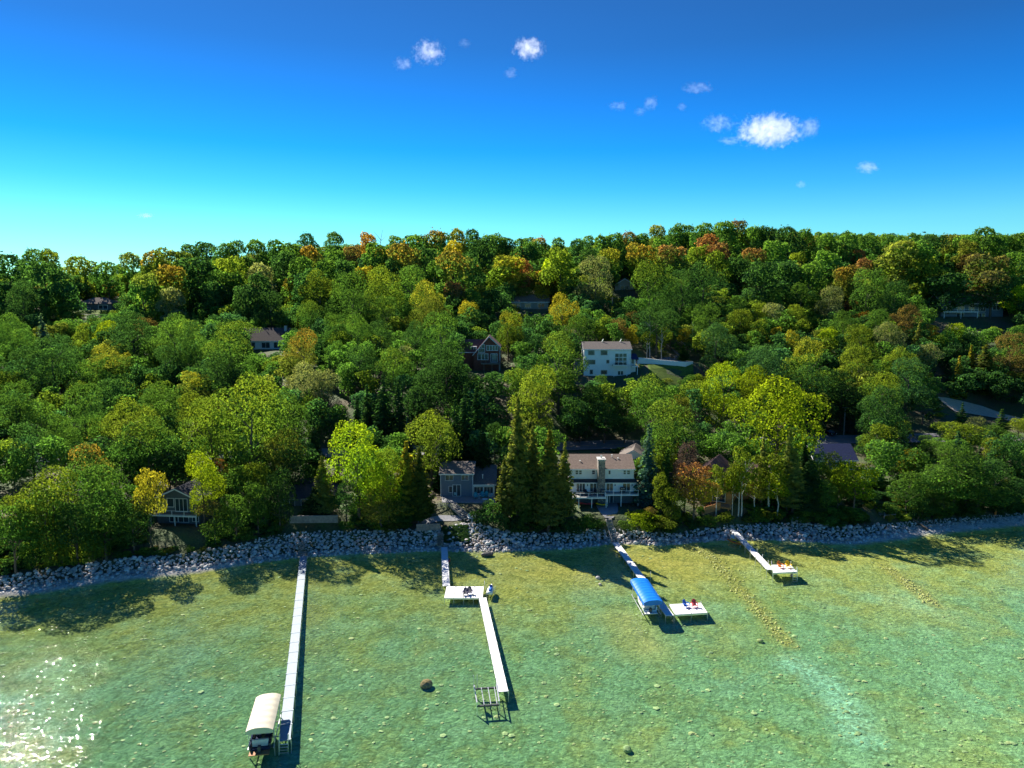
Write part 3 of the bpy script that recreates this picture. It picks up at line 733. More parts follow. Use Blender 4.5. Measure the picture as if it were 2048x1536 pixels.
for x, y in ((-.75, 0), (.75, 0)):
    m = MB(); m.bar((x, y, -1.4), (x, y, 1.3), .09); m.ob('post', ALU, lf)
m = MB(); m.bar((-.75, 0, .12), (.75, 0, .12), .1); m.ob('cross_beam', ALU, lf)
# mooring poles by the docks
for u, v, h, lab in ((969, 1176, 1.5, 'thin white pole at the inner corner of the zigzag dock'), (598, 1300, 1.2, 'upper thin pole beside the longest dock'), (596, 1330, 1.2, 'lower thin pole beside the longest dock'), (1301, 1158, 1.6, 'thin pole beside the far corner of the blue canopy')):
    p = at_z(u, v, .2); m = MB(); m.cyl((0,0,-1.6), (0,0,h), .05, n=6); o = m.ob('mooring_pole', ALU); o.location = (p.x, p.y, 0); tag(o, lab, 'pole')

# ------------------------------------------------------------------ stairs, walls, fences along the bank
def stairs(b, t, w, n, m, label, rails=False):
    b, t = Vector(b), Vector(t); d = t - b; r = thing('wooden_stairs', b, label, 'stairs'); h = Vector((d.x, d.y, 0)).normalized(); nr = Vector((-h.y, h.x, 0))
    ang = math.atan2(h.y, h.x) - math.pi/2; me = MB().box(-w/2, w/2, -.17, .17, -.03, .03).mesh('tread', m)
    for k in range(n):
        o = link('tread', me, r); o.location = d * ((k + .5) / n) + Vector((0, 0, .12)); o.rotation_euler.z = ang
    for s in (-1, 1):
        a = MB(); a.bar(nr * s * (w/2 - .04) + Vector((0,0,-.03)), d + nr * s * (w/2 - .04) + Vector((0,0,-.03)), .07, .24); a.ob('stringer', m, r)
    return r
stairs(at_z(607.5, 1109, .75), at_z(599, 1084, 2.4), 1.3, 8, WOOD, 'dark timber stairs up the boulders from the longest dock')
stairs(at_z(881, 1093, .8), at_z(880, 1064, 2.9), 1.25, 11, WOOD, 'dark timber stairs up the boulders from the zigzag dock')
a = stairs(at_z(1230, 1083, .8), at_z(1217, 1038, 4.4), 1.3, 16, WOODGREY, 'grey timber stairs from the blue-canopied dock up to the paved patio')
g0, g1 = ground_hit(1766, 1037), ground_hit(1741, 1000)
stairs(g0 + Vector((0,0,.3)), g1 + Vector((0,0,.5)), 1.3, 13, WOODGREY, 'grey timber stairs up the green bank at the far end of the shore')
g0, g1 = ground_hit(938, 1044), ground_hit(902, 1012)
r = stairs(g0 + Vector((0,0,.25)), g1 + Vector((0,0,.45)), 2.1, 13, WOODGREY, 'wide garden steps climbing to the terrace of the grey house')
def wall_run(name, pts, h, th, m, label, cat, course=None, zoff=0):
    r = thing(name, pts[0], label, cat)
    nc = course or 1
    for k in range(nc):
        a = MB()
        for p, q in zip(pts, pts[1:]):
            off = Vector((random.uniform(-.02, .02), random.uniform(-.02, .02), 0)) if nc > 1 else Vector()
            a.bar(Vector(p) - r.location + off + Vector((0, 0, zoff + h * (k + .5) / nc)), Vector(q) - r.location + off + Vector((0, 0, zoff + h * (k + .5) / nc)), th, h / nc - (.025 if nc > 1 else 0))
        a.ob('timber' if nc > 1 else 'wall_face', m, r)
    return r
TIMB = mat('landscape_timber', (.20, .18, .17), .9, .3, 2, .5)
wall_run('retaining_wall', [at_y(580, 1046, 137.5), at_y(676, 1045, 137.5)], 1.5, .3, TIMB, 'grey timber retaining wall below the slate-roofed cottage', 'retaining wall', 6)
wall_run('retaining_wall', [at_y(833, 1061, 138.6), at_y(880, 1060, 138.6)], 1.35, .3, mat('tan_timber', (.28, .21, .18), .9, .3, 2, .5), 'tan timber retaining wall left of the zigzag dock stairs', 'retaining wall', 5)
def rail_fence(pts, h, nr_, m, label, name='rail_fence'):
    r = thing(name, pts[0], label, 'fence')
    for k, p in enumerate(pts):
        a = MB(); q = Vector(p) - r.location; a.box(q.x-.06, q.x+.06, q.y-.06, q.y+.06, q.z-.1, q.z+h+.1); a.ob('post', m, r)
        if k:
            q0 = Vector(pts[k-1]) - r.location
            for j in range(nr_):
                b = MB(); z = Vector((0,0,h*(j+1)/nr_ - .08)); b.bar(q0 + z, q + z, .07, .1); b.ob('rail', m, r)
    return r
rail_fence([ground_hit(u, v) for u, v in ((826, 1022), (848, 1023), (872, 1020), (893, 1013))], .9, 2, WOODGREY, 'grey two-rail fence on the slope left of the garden steps')
rail_fence([ground_hit(u, v) + Vector((0,0,.3)) for u, v in ((1768, 1041), (1790, 1040), (1812, 1037))], .7, 1, WOODGREY, 'low timber handrail along the beach at the foot of the far stairs')
# boardwalk platforms
def platform(us, v, Y, label, up=.5):
    a, b = at_y(us[0], v, Y), at_y(us[1], v - 2, Y); r = thing('beach_platform', a, label, 'platform'); L = (b - a).length
    r.rotation_euler.z = math.atan2(b.y - a.y, b.x - a.x)
    for k in range(int(L / .42)):
        m = MB(); m.box(k*.42, k*.42+.38, -.7, .7, 0, .06); m.ob('plank', WOODGREY, r)
    for x in (0, L/2, L):
        m = MB(); m.box(x-.05, x+.05, -.62, -.52, -1.4, 0); m.ob('post', WOODGREY, r)
    for x in (L*.45, L*.95):
        m = MB(); m.box(x-.05, x+.05, .5, .6, .06, 1.0); m.ob('rail_post', WOODGREY, r)
    m = MB(); m.bar((L*.45, .55, 1.0), (L*.95, .55, 1.0), .08); m.bar((L*.45, .55, .55), (L*.95, .55, .55), .06); m.ob('railing', WOODGREY, r)
platform((262, 314), 1122, 129.5, 'small grey plank platform with a railing on the shaded boulders')
platform((-14, 15), 1156, 119.5, 'grey plank platform cut off by the picture edge on the shaded boulders')
# two weathered chairs above the bank
for u, w in ((1586, 'left'), (1596, 'right')):
    p = ground_hit(u, 1047); adirondack(p + Vector((0,0,.05)), R(0), cmat('weathered', (.3, .33, .35)), f'{w} weathered grey chair above the boulders by the birches', 'weathered grey chairs above the bank', 1.2)
# driftwood log on the far beach
p = at_z(1856, 1062, .3); m = MB(); m.cyl((0,0,.2), (-2.2, 4.2, 2.2), .26, .16, 8); m.cyl((-1.2, 2.3, 1.2), (-.4, 2.8, 2.4), .09, .04, 6); o = m.ob('fallen_trunk', BARK); o.location = p
tag(o, 'bare fallen trunk leaning down to the beach at the far end', 'fallen tree')
p = at_z(1990, 1036, .5); m = MB(); m.box(-.15,.15,-.15,.15,0,1.4); m.box(-.25,.25,-.2,.2,1.4,1.5); o = m.ob('beach_marker', cmat('orange', (.75,.2,.03))); o.location = (p.x, p.y, 1.0); tag(o, 'orange marker post at the far end of the beach', 'post')
#@@PART3
# ------------------------------------------------------------------ houses
SH_BROWN = mat('brown_shingles', (.18, .14, .12), .95, .25, 3, 0, .03, 0, (2, .22, .25))
SH_TAUPE = mat('taupe_shingles', (.165, .145, .135), .95, .25, 3, 0, .02, 0, (2, .22, .25))
SH_DARK = mat('dark_shingles', (.055, .055, .065), .95, .25, 3, 0, .1, 0, (2, .22, .25))
SH_NAVY = mat('navy_shingles', (.03, .04, .10), .9, .25, 3, 0, .1, 0, (2, .22, .25))
SH_PLUM = mat('plum_shingles', (.12, .075, .075), .95, .25, 3, 0, .1, 0, (2, .22, .25))
CLAP_WHITE = mat('white_clapboard', (.74, .75, .76), .7, .05, 1, 0, .3, 0, (2, .16, .25))
CLAP_BLUE = mat('slate_blue_siding', (.15, .19, .25), .8, .12, 2, 0, .3, 0, (2, .16, .4))
CLAP_GREY = mat('grey_siding', (.12, .14, .16), .85, .15, 2, 0, .3, 0, (2, .18, .4))
CLAP_RED = mat('brick_red_siding', (.20, .065, .045), .85, .15, 2, 0, .3, 0, (2, .18, .4))
CLAP_TAN = mat('tan_siding', (.36, .29, .22), .85, .12, 2, 0, .3, 0, (2, .18, .3))
LOG = mat('orange_log', (.42, .19, .07), .75, .2, 2, 0, .3, 0, (2, .3, .7))
CONC = mat('concrete', (.42, .41, .40), .9, .12, 1.5, .2)
PAVER = mat('paving', (.27, .27, .29), .9, .2, 2.2, .3, .2)
def stone_mat():
    m, t = nt_of('fieldstone'); N = NT(t); tcn = N.n('ShaderNodeTexCoord')
    vo = N.n('ShaderNodeTexVoronoi', Scale=3.4); N.l(tcn.outputs['Object'], vo.inputs['Vector'])
    vd = N.n('ShaderNodeTexVoronoi', feature='DISTANCE_TO_EDGE', Scale=3.4); N.l(tcn.outputs['Object'], vd.inputs['Vector'])
    s3 = N.n('ShaderNodeSeparateColor'); N.l(vo.outputs['Color'], s3.inputs[0])
    c = N.mix(s3.outputs[0], (.09, .09, .10), (.38, .33, .28)); c = N.mix(N.ramp(vd.outputs['Distance'], (.0, .07)), (.16, .15, .14), c)
    p = N.n('ShaderNodeBsdfPrincipled', Roughness=.9); N.l(c, p.inputs['Base Color'])
    b = N.n('ShaderNodeBump', Strength=.8, Distance=.06); N.l(N.ramp(vd.outputs['Distance'], (0, .12)), b.inputs['Height']); N.l(b.outputs[0], p.inputs['Normal'])
    o = N.n('ShaderNodeOutputMaterial'); N.l(p.outputs[0], o.inputs[0]); return m
STONE = stone_mat()
def win(root, x0, x1, z0, z1, y, n=2, frame=None, rows=1, face='S', bar=.07, lbl='window'):
    """window or glazed door on a wall: frame proud of the wall, each pane its own mesh. face S looks to -Y, E to +X, W to -X"""
    frame = frame or WHITE
    def P(a, z, d):
        return (a, y - d, z) if face == 'S' else ((y + d, a, z) if face == 'E' else (y - d, a, z))
    def slab(m, a0, a1, c0, c1, d0, d1):
        q = [P(a, z, d) for d in (d1, d0) for a, z in ((a0, c0), (a1, c0), (a1, c1), (a0, c1))]
        m.add(q, [(0,1,2,3), (7,6,5,4), (0,4,5,1), (1,5,6,2), (2,6,7,3), (3,7,4,0)])
    m = MB(); t = bar
    slab(m, x0-t, x1+t, z1, z1+t, -.03, .07); slab(m, x0-t, x1+t, z0-t, z0, -.03, .08)
    slab(m, x0-t, x0, z0, z1, -.03, .06); slab(m, x1, x1+t, z0, z1, -.03, .06)
    wd = (x1 - x0) / n; hh = (z1 - z0) / rows
    for k in range(1, n): slab(m, x0+k*wd-t*.5, x0+k*wd+t*.5, z0, z1, -.03, .055)
    for k in range(1, rows): slab(m, x0, x1, z0+k*hh-t*.5, z0+k*hh+t*.5, -.03, .052)
    w = m.ob(lbl, frame, root)
    for i in range(n):
        for j in range(rows):
            m = MB(); slab(m, x0+i*wd+t*.4, x0+(i+1)*wd-t*.4, z0+j*hh+t*.3, z0+(j+1)*hh-t*.3, -.02, .02); m.ob('pane', GLASS, w)
    return w
def roof_x(root, x0, x1, y0, y1, ze, yr, zr, m, ov=.4, ovx=.35, th=.2, ze2=None, trim=WHITE, name='roof'):
    """gable roof, ridge along X; front eave y0 at height ze"""
    ze2 = ze if ze2 is None else ze2
    s1 = (zr - ze) / (yr - y0); s2 = (zr - ze2) / (y1 - yr)
    a = MB(); X0, X1 = x0 - ovx, x1 + ovx
    f = (y0 - ov, ze - ov * s1); b = (y1 + ov, ze2 - ov * s2)
    a.prism([(X0, f[0], f[1]+th), (X0, yr, zr+th), (X0, b[0], b[1]+th), (X0, b[0], b[1]), (X0, yr, zr), (X0, f[0], f[1])], (X1 - X0, 0, 0)); r = a.ob(name, m, root)
    t = MB(); t.box(X0, X1, f[0]-.035, f[0]-.005, f[1]-.06, f[1]+th*.9); t.ob('fascia', trim, r)
    for X in (X0 - .03, X1 + .005):
        t = MB(); t.prism([(X, f[0], f[1]+th*.7), (X, yr, zr+th*.7), (X, b[0], b[1]+th*.7), (X, b[0], b[1]-.1), (X, yr, zr-.1), (X, f[0], f[1]-.1)], (.025, 0, 0)); t.ob('bargeboard', trim, r)
    return r
def roof_y(root, x0, x1, y0, y1, ze, xr, zr, m, ov=.4, ovy=.4, th=.2, ze2=None, trim=WHITE, name='roof'):
    """gable roof, ridge along Y; left eave x0, right eave x1 at ze / ze2"""
    ze2 = ze if ze2 is None else ze2
    s1 = (zr - ze) / (xr - x0); s2 = (zr - ze2) / (x1 - xr)
    Y0, Y1 = y0 - ovy, y1 + ovy; f = (x0 - ov, ze - ov * s1); b = (x1 + ov, ze2 - ov * s2)
    pts = lambda Y, dz0, dz1: [(f[0], Y, f[1]+dz1), (xr, Y, zr+dz1), (b[0], Y, b[1]+dz1), (b[0], Y, b[1]+dz0), (xr, Y, zr+dz0), (f[0], Y, f[1]+dz0)]
    a = MB(); a.prism(pts(Y0, 0, th), (0, Y1 - Y0, 0)); r = a.ob(name, m, root)
    t = MB(); t.prism(pts(Y0 - .03, -.15, th*.7), (0, .027, 0)); t.ob('bargeboard', trim, r)
    return r
def walls(root, x0, x1, y0, y1, z0, z1, m, gable=None, name='wall'):
    a = MB()
    if gable is None: a.box(x0, x1, y0, y1, z0, z1)
    elif gable[0] == 'x': a.prism([(x0, y0, z0), (x0, y0, z1), (x0, gable[1], gable[2]), (x0, y1, gable[3] if len(gable) > 3 else z1), (x0, y1, z0)], (x1-x0, 0, 0))
    else: a.prism([(x0, y0, z0), (x0, y0, z1), (gable[1], y0, gable[2]), (x1, y0, gable[3] if len(gable) > 3 else z1), (x1, y0, z0)], (0, y1-y0, 0))
    return a.ob(name, m, root)
def deck(root, x0, x1, y0, y1, z, m, rail=WHITE, n=4, infill=None, legs=None, sides='', th=.22, rh=.95, zg=None):
    a = MB(); a.box(x0, x1, y0, y1, z-th, z); d = a.ob('deck', m, root)
    f = MB(); f.box(x0-.02, x1+.02, y0-.04, y0-.003, z-th-.04, z+.02); f.ob('rim_board', rail, d)
    for k in range(n + 1):
        x = x0 + .05 + (x1 - x0 - .1) * k / n; b = MB(); b.box(x-.05, x+.05, y0+.02, y0+.12, z, z+rh+.03); b.ob('rail_post', rail, root)
    b = MB(); b.box(x0, x1, y0+.03, y0+.11, z+rh-.06, z+rh); b.box(x0, x1, y0+.05, y0+.09, z+.1, z+.15); b.ob('railing', rail, root)
    if infill:
        b = MB(); nb = int((x1-x0)/.16)
        for k in range(nb): b.box(x0+.08+k*.16, x0+.1+k*.16, y0+.06, y0+.08, z+.15, z+rh-.06)
        b.ob('balusters', infill, root)
    for s in sides:
        X = x0 if s == 'L' else x1 - .08; b = MB(); b.box(X, X+.08, y0+.13, y1-.02, z+rh-.06, z+rh); b.box(X, X+.06, y0+.13, y1-.02, z+.1, z+.15); b.ob('side_railing', rail, root)
    for x in (legs or ()):
        b = MB(); b.box(x-.08, x+.08, y0+.1, y0+.26, zg, z-th); b.ob('leg', rail, root)
    return d
def local(root): return root.location
def mbx(name, m, root, *b): a = MB(); a.box(*b); return a.ob(name, m, root)

# --- white lakeside house
B = 4.35
h = thing('house', (19.8, 152, 0), 'white two-storey lakeside house with a tall stone chimney and white railed decks', 'house')
walls(h, -7.2, 7.1, 1, 11, 9.3, 11.95, CLAP_WHITE, ('x', 6, 14.0))
roof_x(h, -7.2, 7.1, 1, 11, 11.95, 6, 14.0, SH_BROWN, .35, .25)
walls(h, -7.0, 7.6, 0, 10.8, 6.95, 9.25, CLAP_WHITE)
walls(h, -6.8, 6.9, .6, 10.5, B-.4, 6.9, CLAP_GREY)
m = MB(); m.prism([(-7.2, -.35, 9.27), (-7.2, 1.0, 9.7), (-7.2, 1.0, 9.55), (-7.2, -.35, 9.15)], (14.9, 0, 0)); m.ob('porch_roof', SH_DARK, h)
m = MB(); m.box(-7.25, 7.75, -.42, -.352, 9.06, 9.2); m.ob('fascia', WHITE, h)
cx = xat(1203, 151.2, 9.5) - 19.8
m = MB(); m.box(cx-.78, cx+.78, -.95, .98, B-.2, 9.9); m.box(cx-.74, cx+.74, -.9, 1.6, 9.9, 14.3); ch = m.ob('chimney', STONE, h)
mbx('chimney_cap', CONC, ch, cx-.9, cx+.9, -1.0, 1.7, 14.3, 14.55); m = MB(); m.cyl((cx, .3, 14.55), (cx, .3, 15.1), .17); m.cyl((cx, .3, 15.1), (cx, .3, 15.18), .26); m.ob('flue', ALU, ch)
for u0, u1, n in ((1151, 1156.5, 1), (1158, 1163.5, 1), (1184, 1190, 1), (1217, 1221, 1), (1247, 1252, 1), (1254, 1260, 1)):
    win(h, xat(u0, 153, 11)-19.8, xat(u1, 153, 11)-19.8, 10.75, 11.62, 1, n, WHITE, 2 if u1-u0 > 4.5 else 1)
for u0, u1, n in ((1153, 1170, 3), (1180, 1193, 2), (1213, 1226, 2), (1246, 1260, 2)):
    win(h, xat(u0, 152, 8)-19.8, xat(u1, 152, 8)-19.8, 7.1, 8.95, 0, n, WHITE, 1, bar=.1, lbl='sliding_door')
for u in (1175, 1230, 1264):
    x = xat(u, 152, 8.6) - 19.8; mbx('wall_lamp', DARKMETAL, h, x-.09, x+.09, -.16, -.01, 8.4, 8.75)
deck(h, xat(1143, 148.6, 6.6)-19.8, xat(1212, 148.6, 6.6)-19.8, -3.4, -.02, 6.75, WOODGREY, WHITE, 4, None, (-5.4, -2.6, .5), 'R', zg=B-.6)
deck(h, xat(1209.5, 149.8, 7)-19.8, xat(1277, 149.8, 7)-19.8, -2.2, -.02, 7.05, WOODGREY, WHITE, 4, None, (.95, 3.9, 7.6), 'R', zg=B-.6)
win(h, xat(1213, 152.6, 5.5)-19.8, xat(1226, 152.6, 5.5)-19.8, B+.05, 6.5, .6, 2, WHITE, 1, bar=.1, lbl='patio_door')
win(h, xat(1178, 152.6, 5.5)-19.8, xat(1192, 152.6, 5.5)-19.8, B+.9, 6.4, .6, 2, WHITE, 1)
for x, y, hh in ((-4.6, 3.2, .4), (2.7, 4.8, .7), (4.0, 4.2, .35)):
    z = 11.95 + (y-1)/5*2.05; m = MB(); m.cyl((x, y, z), (x, y, z+hh), .07); m.cyl((x, y, z+hh), (x, y, z+hh+.12), .16); m.ob('roof_vent', WHITE, h)
def furn(name, p, label, cat, m, kind='set'):
    r = thing(name, p, label, cat); a = MB(); a.cyl((0,0,.68), (0,0,.73), .6, n=12); a.cyl((0,0,0), (0,0,.68), .06); a.ob('table_top', m, r)
    return r
DK = mat('dark_wicker', (.025, .025, .04), .8, .2)
def patio_chair(p, ang, m, label, group=None):
    r = thing('patio_chair', p, label, 'chair', ang, group)
    a = MB(); a.box(-.27, .27, -.27, .27, .38, .45); a.ob('seat', m, r); a = MB(); a.prism([(-.27, .25, .45), (.27, .25, .45), (.27, .4, 1.0), (-.27, .4, 1.0)], (0, .04, 0)); a.ob('backrest', m, r)
    for sx in (-1, 1):
        a = MB(); a.box(sx*.3-.03, sx*.3+.03, -.27, .28, .6, .65); a.ob('armrest', m, r)
        for sy in (-.22, .22): a = MB(); a.box(sx*.26-.025, sx*.26+.025, sy-.025, sy+.025, 0, .6); a.ob('leg', m, r)
    return r
def round_table(p, m, label, rad=.6):
    r = thing('patio_table', p, label, 'table'); a = MB(); a.cyl((0,0,.68), (0,0,.73), rad, n=14); a.ob('table_top', m, r)
    a = MB(); a.cyl((0,0,0), (0,0,.68), .06); a.cyl((0,0,0), (0,0,.04), .3); a.ob('pedestal', m, r); return r
DX, DY, DZ = 19.8, 152, 6.75
round_table((DX-3.7, DY-1.7, DZ), DK, 'dark patio table on the lower left deck of the white house')
for k, (x, y, a, w) in enumerate(((-4.7, -1.7, 90, 'left of'), (-2.7, -1.7, -90, 'right of'), (-3.7, -.8, 0, 'behind'))):
    patio_chair((DX+x, DY+y, DZ), R(a), DK, f'dark patio chair {w} the table on the white house lower deck', 'dark chairs on the lower deck')
patio_chair((DX-1.7, DY-1.1, DZ), R(-30), DK, 'dark patio chair near the chimney on the white house lower deck', 'dark chairs on the lower deck')
def grill(p, m, label, ang=0):
    r = thing('grill', p, label, 'grill', ang); a = MB(); a.loft([[(-.55*k, -.3*k, z), (.55*k, -.3*k, z), (.55*k, .3*k, z), (-.55*k, .3*k, z)] for z, k in ((.75, 1), (1.0, 1), (1.18, .85), (1.25, .5))]); a.ob('lid', m, r)
    a = MB(); a.box(-.5, .5, -.27, .27, .1, .74); a.ob('cabinet', m, r); a = MB(); a.bar((-.4, -.36, 1.0), (.4, -.36, 1.0), .04); a.ob('handle', ALU, r); return r
grill((DX+1.0-.9, DY-1.55, DZ), DARKMETAL, 'dark covered grill in front of the stone chimney')
grill((DX+4.4, DY-.6, 7.05), DARKMETAL, 'dark grill between the glass doors on the upper right deck')
kayak((DX-3.9, DY-1.9, B+.45), R(78), RED, 'red kayak stored under the lower deck of the white house', 3.6)
kayak((DX-.35, DY-2.2, B+.35), R(70), YEL, 'yellow kayak stored under the lower deck beside the patio', 2.6)
def patch(name, pts, m, off=.06, kind='structure', label=None, cat=None, nseg=8):
    """ground patch draped on the terrain between a left and a right edge (lists of (x, y))"""
    l, r = pts; V, Fc = [], []; N_ = len(l); w = 6
    for i in range(N_):
        for j in range(w + 1):
            x = l[i][0] + (r[i][0]-l[i][0]) * j / w; y = l[i][1] + (r[i][1]-l[i][1]) * j / w; V.append((x, y, tz(x, y) + off))
    for i in range(N_-1):
        for j in range(w): k = i*(w+1)+j; Fc.append((k, k+1, k+w+2, k+w+1))
    me = bpy.data.meshes.new(name); me.from_pydata(V, [], Fc); me.materials.append(m); o = link(name, me)
    tag(o, label, cat, kind=kind); return o
pl = [ground_hit(u, v, 130, 160) for u, v in ((1210, 1039), (1199, 1025), (1193, 1014), (1196, 1004))]
pr = [ground_hit(u, v, 130, 160) for u, v in ((1226, 1039), (1236, 1026), (1236, 1014), (1232, 1004))]
patch('patio', ([(p.x, p.y) for p in pl], [(p.x, p.y) for p in pr]), PAVER, .08)
# garage behind with tan roof
g = thing('garage', (30.2, 172, 0), 'tan-roofed garage by the road behind the white lakeside house', 'garage', R(-14))
walls(g, -3.4, 3.4, -3, 5, 6.5, 10.6, CLAP_WHITE, ('y', 0, 12.5)); roof_y(g, -3.4, 3.4, -3, 5, 10.6, 0, 12.5, SH_TAUPE, .4, .3)

# --- grey lakeside house
h = thing('house', (-9.8, 154.5, 0), 'slate-grey lakeside house with white-framed windows and a taupe shingle roof', 'house')
xl, xm, xr_ = xat(881, 154.5, 8) + 9.8, xat(946, 154.5, 8) + 9.8, xat(990, 154.5, 7) + 9.8
walls(h, xl, xm, 0, 9, 4.9, 10.5, CLAP_BLUE, ('x', 4.6, 12.1)); roof_x(h, xl, xm, 0, 9, 10.5, 4.6, 12.1, SH_TAUPE, .4, .3)
for x in (xl+.05, xm-.05): mbx('corner_trim', WHITE, h, x-.07, x+.07, -.03, .06, 5.2, 10.5)
walls(h, xm+.02, xr_, 2.2, 10, 4.9, 8.6, CLAP_BLUE, ('x', 6.4, 10.75)); roof_x(h, xm+.3, xr_, -.2, 10, 8.05, 6.4, 10.8, SH_TAUPE, .25, .25, ze2=9.2)
walls(h, xm+.1, xr_-.15, .05, 2.2, 4.9, 7.9, WHITE, name='sunroom_wall')
win(h, xat(948, 154.5, 6.8)+9.8, xat(966, 154.5, 6.8)+9.8, 6.0, 7.45, .05, 3, WHITE, 1); win(h, xat(968, 154.5, 6.8)+9.8, xat(986, 154.5, 6.8)+9.8, 6.0, 7.45, .05, 3, WHITE, 1)
win(h, xat(891, 154.5, 9.8)+9.8, xat(906, 154.5, 9.8)+9.8, 9.0, 10.1, 0, 2, WHITE, 1); win(h, xat(923, 154.5, 9.8)+9.8, xat(937, 154.5, 9.8)+9.8, 9.05, 10.15, 0, 2, WHITE, 1)
win(h, xat(906, 154.5, 6.5)+9.8, xat(921, 154.5, 6.5)+9.8, 5.4, 7.9, 0, 2, WHITE, 1, bar=.11, lbl='sliding_door'); win(h, xat(898, 154.5, 6.5)+9.8, xat(904.5, 154.5, 6.5)+9.8, 6.2, 7.6, 0, 1, WHITE, 1)
xv = xat(965.5, 156.5, 9) + 9.8; m = MB(); m.cyl((xv, 1.6, 8.6), (xv, 1.6, 9.75), .1); m.cyl((xv, 1.6, 9.75), (xv, 1.6, 9.95), .17); m.ob('roof_vent', WHITE, h)
tp = [(xat(u, Y, 5.3), Y) for u, Y in ((884, 149.8), (886, 154.4))]; tp2 = [(xat(u, Y, 5.3), Y) for u, Y in ((992, 149.8), (990, 154.4))]
m = MB(); m.prism([(tp[0][0], 149.9, 4.3), (tp2[0][0], 149.3, 4.3), (tp2[1][0], 154.42, 4.3), (tp[1][0]-.3, 154.42, 4.3)], (0, 0, 1.02)); o = m.ob('terrace', PAVER); tag(o, 'grey paved terrace in front of the slate-grey lakeside house', 'terrace')
TZ = 5.33
TEAL = cmat('teal', (.04, .33, .42))
for k, (u, v) in enumerate(((951.5, 997), (964.5, 995.5), (972, 995))):
    p = at_z(u, v, TZ); adirondack((p.x, p.y, TZ), R(10 - 15 * k), TEAL, ('leftmost', 'middle', 'rightmost')[k] + ' of three teal adirondack chairs before the sunroom windows', 'teal chairs on the terrace', 1.35)
p = at_z(981, 996, TZ); patio_chair((p.x, p.y, TZ), R(-60), cmat('pale_teal', (.35, .55, .6)), 'pale teal chair at the right end of the terrace')
p = at_z(958.5, 996.5, TZ); o = round_table((p.x, p.y, TZ), WHITE, 'small white table between the teal adirondack chairs', .3)
p = at_z(913, 990, TZ); round_table((p.x, p.y, TZ), TEAL, 'teal dining table by the sliding door of the grey house', .75)
for k, (dx, dy, a, w) in enumerate(((-1.15, 0, 90, 'left of'), (1.15, 0, -90, 'right of'), (-.2, -.95, 180, 'lakeward of'))):
    patio_chair((p.x+dx, p.y+dy, TZ), R(a), cmat('pale_teal', (.35, .55, .6)), f'pale teal dining chair {w} the teal table', 'chairs at the teal table')
p = at_z(930, 986.5, TZ); grill((p.x, p.y, TZ), cmat('navy', (.03, .03, .09)), 'grill under a navy cover against the grey house wall')
p = at_z(970, 1001.5, TZ); r = thing('fire_pit', (p.x, p.y, TZ), 'square white-topped fire table at the front of the terrace', 'fire pit')
mbx('base', CONC, r, -.4, .4, -.4, .4, 0, .35); mbx('table_top', WHITE, r, -.55, .55, -.55, .55, .35, .42)
m = MB(); k0 = at_z(868, 1003, 4.6)
r = thing('well_housing', ground_hit(849, 1012), 'small pale post box in the shrubs left of the garden fence', 'post'); mbx('body', CLAP_TAN, r, -.35, .35, -.3, .3, 0, 1.3); mbx('lid', WHITE, r, -.42, .42, -.37, .37, 1.3, 1.38)

# --- dark cottage with balcony (left)
h = thing('house', (-67.5, 139.3, 0), 'dark shaded cottage with a gabled front, white windows and a full-width balcony', 'house', R(-6))
walls(h, -4.6, 4.6, 0, 9, 3.4, 9.3, CLAP_GREY, ('y', 0, 11.4)); roof_y(h, -4.6, 4.6, 0, 9, 9.3, 0, 11.4, SH_DARK, .5, .9)
for a, b, z0, z1, n in ((-2.2, -.9, 7.5, 9.2, 1), (-.5, 2.0, 6.6, 9.2, 3), (-1.9, -.2, 4.4, 5.6, 2), (0, 2.1, 4.4, 5.7, 2), (3.0, 4.2, 4.6, 5.8, 2)): win(h, a, b, z0, z1, 0, n, WHITE, 1, bar=.1)
deck(h, -5.4, 5.0, -2.0, -.02, 6.35, WOOD, WHITE, 4, None, (-4.8, .3, 4.8), '', zg=3.2)
mbx('lower_porch', WOODGREY, h, -4.5, 5.2, -2.2, -.02, 3.3, 3.75)
# --- slate-roofed cottage
h = thing('house', (-43.5, 146.5, 0), 'low dark cottage with a slate hip roof half hidden by trees', 'house', R(8))
walls(h, -5.6, 5.2, 0, 9, 4.6, 7.4, CLAP_GREY)
m = MB(); z0, z1 = 7.35, 10.4
m.add([(-6.1,-.6,z0),(5.7,-.6,z0),(5.7,9.6,z0),(-6.1,9.6,z0),(-1.6,4.5,z1),(1.6,4.5,z1)], [(0,1,5,4),(1,2,5),(2,3,4,5),(3,0,4),(3,2,1,0)]); m.ob('roof', SH_DARK, h)
for a, b in ((-4.6, -2.6), (-1.2, 1.4), (2.6, 4.4)): win(h, a, b, 5.5, 7.0, 0, 2, WHITE, 1)
mbx('planter', CONC, h, .2, 2.6, -3.6, -2.9, 4.9, 5.6); mbx('porch', WOODGREY, h, -5, 5, -2.6, -.02, 4.5, 4.95)
